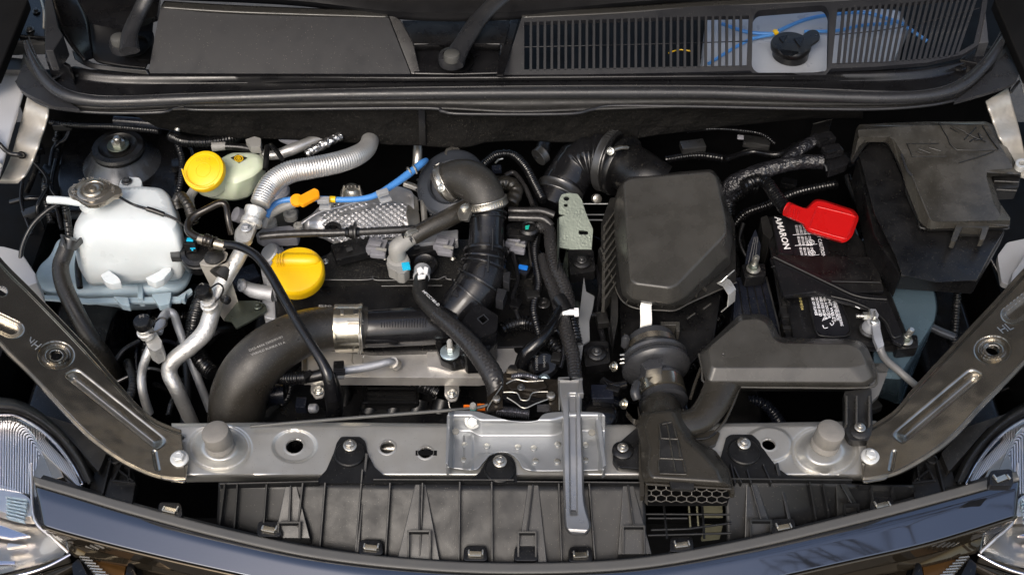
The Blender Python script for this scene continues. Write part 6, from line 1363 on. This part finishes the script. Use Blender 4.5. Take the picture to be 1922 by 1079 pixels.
# terminal clamp and cable
tc_ = thing('battery_clamp', 'grey metal battery terminal clamp with a grey cable', 'terminal')
C('base_ring', 1633, 618, -.008, [(20,-2),(20,1),(17,2.5),(15,3)], MT['dark_steel'], tc_, seg=36)
C('post_ring', 1636, 612, -.002, [(17,-6),(16,4),(13,10),(12,14),(3,15)], MT['cast'], tc_, ax=(.05,-.1,1), seg=28)
C('bolt_head', 1641, 603, .013, [(8,-2),(8,2),(6,4),(2,4)], MT['zinc'], tc_, seg=20)
S('jaw', rnd([(1630,585),(1634,579),(1644,580),(1650,590),(1646,600),(1632,598)], 1), .014, .012, MT['cast'], tc_, bev=.001)
S('jaw_plate', [(1631,580),(1634,580),(1636,592),(1632,592)], .020, .008, MT['zinc'], tc_, bev=.0006); S('jaw_plate', [(1640,582),(1643,582),(1645,594),(1641,594)], .020, .008, MT['zinc'], tc_, bev=.0006)
T('cross_bolt', [(1607,593,.008),(1622,593,.009)], 4, MT['steel'], tc_, seg=12, sub=10, prof=CORR(.002,.1)); C('cross_nut', 1624, 593, .009, [(8,-4),(8,4)], MT['zinc'], tc_, ax=(1,0,0), seg=6)
S('lug', rnd([(1636,606),(1650,606),(1656,632),(1660,648),(1648,654),(1640,634)], 3), .012, .008, MT['cast'], tc_, bev=.002)
T('cable', [(1650,644,.006),(1654,660,.000),(1664,676,-.010),(1684,693,-.020),(1708,714,-.030),(1730,732,-.05)], [9,7.5,7,7,7,7], MT['cable_grey'] if 'cable_grey' in MT else M('cable_grey', (.12,.12,.12), .45), tc_, seg=16)
# studs
for i, (x, y, h, lean) in enumerate(((1414,500,-.006,(.08,-.05,1)), (1700,634,-.004,(.16,-.1,1)))):
    t = thing('hold_down_stud', ['threaded zinc stud with nut on the left of the battery', 'threaded zinc stud with nut at the right front of the battery'][i], 'stud', 'battery hold down studs')
    S('seat', rnd([(x-22,y-4),(x+22,y-6),(x+24,y+18),(x-16,y+22)], 5), h-.003, .02, K if i == 0 else MT['black'], t, bev=.002)
    C('washer', x, y+4, h, [(13,-1),(13,1),(9,1.5)], MT['zinc'], t, seg=28); C('nut', x, y+2, h+.001, [(10,0),(10,7),(8,9)], MT['green_zinc'], t, seg=6)
    C('stud', x, y, h+.003, [(6,0),(6,5),(5.4,6),(6,7),(5.4,8),(6,9),(6,26),(4.5,29)], MT['zinc'], t, ax=lean, seg=18)
S('foot_plate', rnd([(1694,640),(1706,636),(1720,652),(1714,658),(1684,656)], 2), -.016, .003, MT['green_zinc'], ba, bev=.0008)
S('side_rail', rnd([(1418,430),(1428,460),(1424,500),(1398,500),(1404,460)], 1), -.02, .03, MT['navy'], ba, bev=.002); 
for k in range(3): T('rail_line', [(1416+k*3,445,-.019),(1404+k*6,498,-.019)], .8, MT['cable_grey'] if 'cable_grey' in MT else M('cable_grey', (.12,.12,.12), .45), ba, seg=5, sub=2)
S('tray_wall', rnd([(1380,520),(1440,520),(1470,640),(1400,640),(1376,600)], 4), -.05, .05, MT['navy'], ba, bev=.003)
for k in range(4): T('tray_rib', [(1386+k*14,530,-.049),(1396+k*16,600,-.049)], 1.2, PL, ba, seg=6, sub=2)
T('tray_edge', [(1438,520,-.03),(1456,590,-.03),(1466,636,-.03)], 2, MT['dark_steel'], ba, seg=6)
# red terminal boot
rb_ = thing('terminal_boot', 'bright red rubber positive terminal cover on a corrugated cable', 'terminal cover')
ro_ = rnd([(1468,404),(1479,380),(1512,391,5),(1530,373,10),(1548,376),(1604,394,14),(1613,408,14),(1599,446,14),(1584,457,12),(1516,437,8),(1506,421,4)], 5)
LO('boot', [(rnd([(x*.9+1545*.1, y*.9+412*.1) for x, y in ro_], 0), .050), (ro_, .044), (ro_, .026), ([(x*.97+1545*.03, y+1) for x, y in ro_], .018)], MT['red'], rb_, bev=.0025, seg=3, ang=60)
T('moulded_ridge', [(1534,388,.0505),(1598,404,.0505),(1604,412,.0505),(1590,444,.0505),(1582,447,.0505),(1524,430,.0505),(1520,424,.0505),(1534,388,.0505)], 1.3, MT['red'], rb_, seg=8, sub=3)
for k in range(3): T('grip_rib', [(1484+k*8,390+k*2,.0515),(1480+k*8,408+k*3,.0505)], 1.5, MT['red'], rb_, seg=8, sub=2)
S('mark', rnd([(1578,396),(1582,398),(1580,401)], 1), .0505, .0004, MT['label_black'], rb_, bev=0)
T('collar', [(1476,392,.034),(1505,404,.036)], [14,14], MT['red'], rb_, seg=20, sub=3)
cc = thing('battery_cable', 'black corrugated cable running into the red terminal cover', 'cable')
T('conduit', [(1395,350,.03),(1420,338,.034),(1440,345,.036),(1455,366,.036),(1474,392,.034)], [11,11,11,11.5,12], G, cc, seg=20, ds=.0011, prof=CORR(.0048,.12))
# slate tub behind the battery
st_ = thing('slate_tray', 'slate blue painted battery tray shell to the right of the battery', 'tray')
LO('tray_shell', [([(1640,500),(1652,534),(1740,534),(1752,544),(1757,575),(1754,600),(1690,700),(1640,700)], -.030), ([(1636,498),(1648,536),(1744,538),(1756,548),(1760,580),(1754,606),(1692,712),(1636,708)], -.038), ([(1636,505),(1648,545),(1740,550),(1748,560),(1750,600),(1740,640),(1690,760),(1636,740)], -.16)], MT['slate'], st_, rr=8, n=3, bev=.003)
S('corner_shelf', [(1636,680),(1674,680),(1650,740),(1630,760)], -.03, .01, MT['cable_grey'], st_, bev=.001)
T('tray_pipe', [(1744,612,-.08),(1765,622,-.085),(1790,632,-.09)], 8, MT['slate_dark'], st_, seg=14)
S('tray_tab', rnd([(1654,470),(1664,468),(1680,500),(1674,505),(1658,500)], 2), -.02, .01, MT['dark_steel'], st_, bev=.001)
# fuse box
fz = thing('fuse_box', 'large black fuse box with a dull lid and latch at the right', 'fuse box')
ou = [(1596,300),(1606,246),(1612,234),(1720,229),(1850,228),(1866,236),(1898,290),(1918,328),(1862,326),(1860,332),(1876,380),(1897,410),(1894,426),(1742,430),(1726,416),(1700,350),(1690,312),(1668,270),(1656,262),(1634,262),(1620,274),(1602,302)]
ot = [(1604,290),(1614,244),(1720,236),(1846,235),(1858,242),(1886,288),(1902,316),(1852,320),(1852,336),(1866,384),(1878,404),(1870,414),(1752,416),(1744,410),(1716,340),(1700,300),(1678,262),(1660,254),(1630,254),(1612,276)]
FL = M('fuse_lid', (.030,.028,.024), .24, grain=(900,.2), settle=.35, dust=.06, var=.15)
LO('lid', [(ot, .100), (ou, .086)], FL, fz, rr=4, n=2, bev=.002)
LO('lid_flange', [([(x, y+3) for x, y in ou], .083), ([(x, y+5) for x, y in ou], .074)], PL, fz, rr=4, n=2, bev=.001)
bb = [(1612,290),(1640,262),(1668,275),(1700,350),(1722,418),(1740,432),(1886,432),(1862,470),(1832,526),(1760,530),(1692,516),(1680,480),(1640,400)]
LO('base', [(bb, .070), ([(x-1, y) for x, y in bb], .00)], K, fz, rr=4, n=2, bev=.003)
S('front_wall', [(1722,430),(1888,432),(1834,528),(1690,518)], lambda x, y: .068-(y-430)*.0006, .03, K, fz, bev=.002)
S('side_wall', [(1608,300),(1640,268),(1660,270),(1700,360),(1722,428),(1690,518),(1640,440)], .045, .05, MT['black'], fz, bev=.003)
S('side_ear', rnd([(1862,326),(1916,330),(1912,352),(1866,354)], 3), .078, .025, PL, fz, bev=.002); T('ear_line', [(1866,340,.081),(1912,342,.081)], 1.6, LID, fz, seg=6, sub=2); T('ear_line', [(1870,356,.077),(1908,358,.077)], 1.6, LID, fz, seg=6, sub=2)
S('raised_step', rnd([(1610,244),(1668,244),(1674,254),(1664,258),(1612,258)], 3), .104, .01, FL, fz, bev=.002)
T('panel_line', [(1762,230,.1012),(1778,258,.1012),(1796,282,.1012),(1874,281,.1012)], 1, PL, fz, seg=6, sub=2); T('panel_line', [(1866,284,.1012),(1840,294,.1012),(1800,306,.1012)], 1, PL, fz, seg=6, sub=2)
T('panel_line', [(1844,236,.1014),(1860,262,.1014),(1874,280,.1014)], 1.2, K, fz, seg=6, sub=2)
for a in ((1702,270,1762,270),(1712,294,1776,294),(1702,270,1712,294)): T('panel_line', [(a[0],a[1],.1010),(a[2],a[3],.1010)], .8, PL, fz, seg=6, sub=2)
for a in ((1724,280,1746,288),(1744,278,1766,284),(1720,284,1730,288),(1785,236,1812,248),(1783,240,1800,249),(1810,262,1832,240),(1812,250,1850,266),(1824,256,1838,262),(1820,266,1834,258),(1830,264,1844,260),(1836,250,1842,264)): T('moulded_line', [(a[0],a[1],.1014),(a[2],a[3],.1014)], 1.1, K if a[0] > 1800 else PL, fz, seg=6, sub=2)
C('moulded_dot', 1842, 256, .1012, [(4,0),(3.6,.8),(2.6,.6)], FL, fz, seg=16)
T('lid_ridge', [(1692,290,.103),(1702,318,.103),(1712,330,.103)], 2.2, MT['seal'], fz, seg=8); T('lid_ridge', [(1712,330,.102),(1728,370,.101),(1746,412,.100)], 1.4, LID, fz, seg=8, sub=3)
T('gasket', [(1600,305,.078),(1626,268,.080),(1636,262,.081),(1660,262,.081),(1672,276,.080),(1700,340,.078),(1702,362,.077),(1724,412,.076),(1742,430,.076),(1894,428,.076)], 2.6, PL, fz, seg=8, sub=4)
T('inner_gasket', [(1690,350,.05),(1688,372,.05),(1706,415,.048)], 1.4, PL, fz, seg=6)
S('latch', rnd([(1784,452),(1796,420),(1804,412),(1850,414),(1858,422),(1848,450),(1838,450),(1844,428),(1806,426),(1794,454)], 3), .094, .014, FL, fz, bev=.0015)
S('latch_bar', rnd([(1790,428),(1852,430),(1850,438),(1788,436)], 2), .082, .008, PL, fz, bev=.001)
S('grommet', circ(1918,306,12,20), .096, .01, MT['bolt_white'], fz, bev=.001, holes=[circ(1918,306,6,16)])
# taped loom at the rear right
tl = thing('taped_loom', 'taped black cable loom with two connectors behind the fuse box', 'harness')
TP = M('tape', (.012,.012,.014), .22, grain=(260,.6), coarse=(70,1.0))
T('loom', [(1360,372,-.01),(1372,350,.01),(1396,336,.022),(1430,322,.034),(1470,310,.044),(1510,304,.050),(1545,304,.052)], [16,18,18,16,14,13,14], TP, tl, seg=20, ds=.003, prof=lambda s, th: .07*noise.noise(Vector((s*140, th*1.3, 2))))
T('loom', [(1470,305,.046),(1492,288,.052),(1515,272,.056),(1535,262,.058)], [10,11,12,12], TP, tl, seg=20, ds=.003, prof=lambda s, th: .07*noise.noise(Vector((s*140, th*1.3, 5))))
T('conduit', [(1366,400,-.03),(1372,372,-.01),(1400,352,.0),(1420,350,.0)], 13, G, tl, seg=20, ds=.0012, prof=CORR(.005,.12))
for x, y, rz in ((1548,262,22),(1562,284,16)):
    BX('connector', x, y, .064, 36, 24, 16, MT['satin_black'], tl, rz=rz, bev=3); BX('connector_latch', x-2, y+1, .0745, 20, 6, 3, K, tl, rz=rz, bev=.6)
S('carrier', rnd([(1548,300),(1582,286),(1596,300),(1590,310),(1556,322)], 3), .052, .014, MT['satin_black'], tl, bev=.002)
T('carrier_clip', [(1530,300,.055),(1548,310,.055),(1552,322,.05)], 3, K, tl, seg=8)
tw2 = thing('thin_loom', 'thin ribbed black loom under the felt insulation at the rear right', 'wire')
T('lead', [(1290,246,.03),(1340,242,.035),(1390,245,.035),(1430,252,.03),(1455,270,.02)], 3.5, G, tw2, seg=10, ds=.0012, prof=CORR(.004,.15)); BX('tag', 1390, 258, .02, 12, 10, 4, MT['grey_plug'], tw2, rz=-8)
nd = thing('closing_sheet', 'matt black plate with thin bright edge behind the taped loom', 'plate')
S('plate', [(1526,234),(1562,224),(1556,246),(1520,256)], .02, .004, K, nd); T('plate_edge', [(1526,233,.022),(1562,224,.022)], .8, MT['steel'], nd, seg=5, sub=2)
rp = thing('wheel_arch', 'dull grey painted wheel arch panel behind the right brace', 'wheel arch')
S('panel', rnd([(1872,480),(1890,455),(1960,440),(1960,560),(1880,530)], 5), -.03, .01, MT['fender'], rp)
# ------------------------------------------------------------------ put every thing's origin at its base and parent its parts there
bpy.context.view_layer.update()
def allkids(o):
    r = []
    for k in KIDS.get(o.name, []): r.append(k); r += allkids(k)
    return r
tops = [o for o in sc.objects if o.parent is None and o.name in W]
for o in tops:
    if o.type == 'EMPTY':
        lo = Vector((1e9,)*3); hi = Vector((-1e9,)*3)
        for k in allkids(o):
            if k.type != 'MESH': continue
            w = W[k.name]; mrot = k.rotation_euler.to_matrix()
            for c in k.bound_box:
                q = w + mrot @ Vector(c); lo = Vector(map(min, lo, q)); hi = Vector(map(max, hi, q))
        if lo.x < 1e8: W[o.name] = Vector(((lo.x+hi.x)/2, (lo.y+hi.y)/2, lo.z))
def place(o, pw):
    o.location = W[o.name] - pw
    for k in KIDS.get(o.name, []): place(k, W[o.name])
for o in tops: place(o, Vector((0,0,0)))
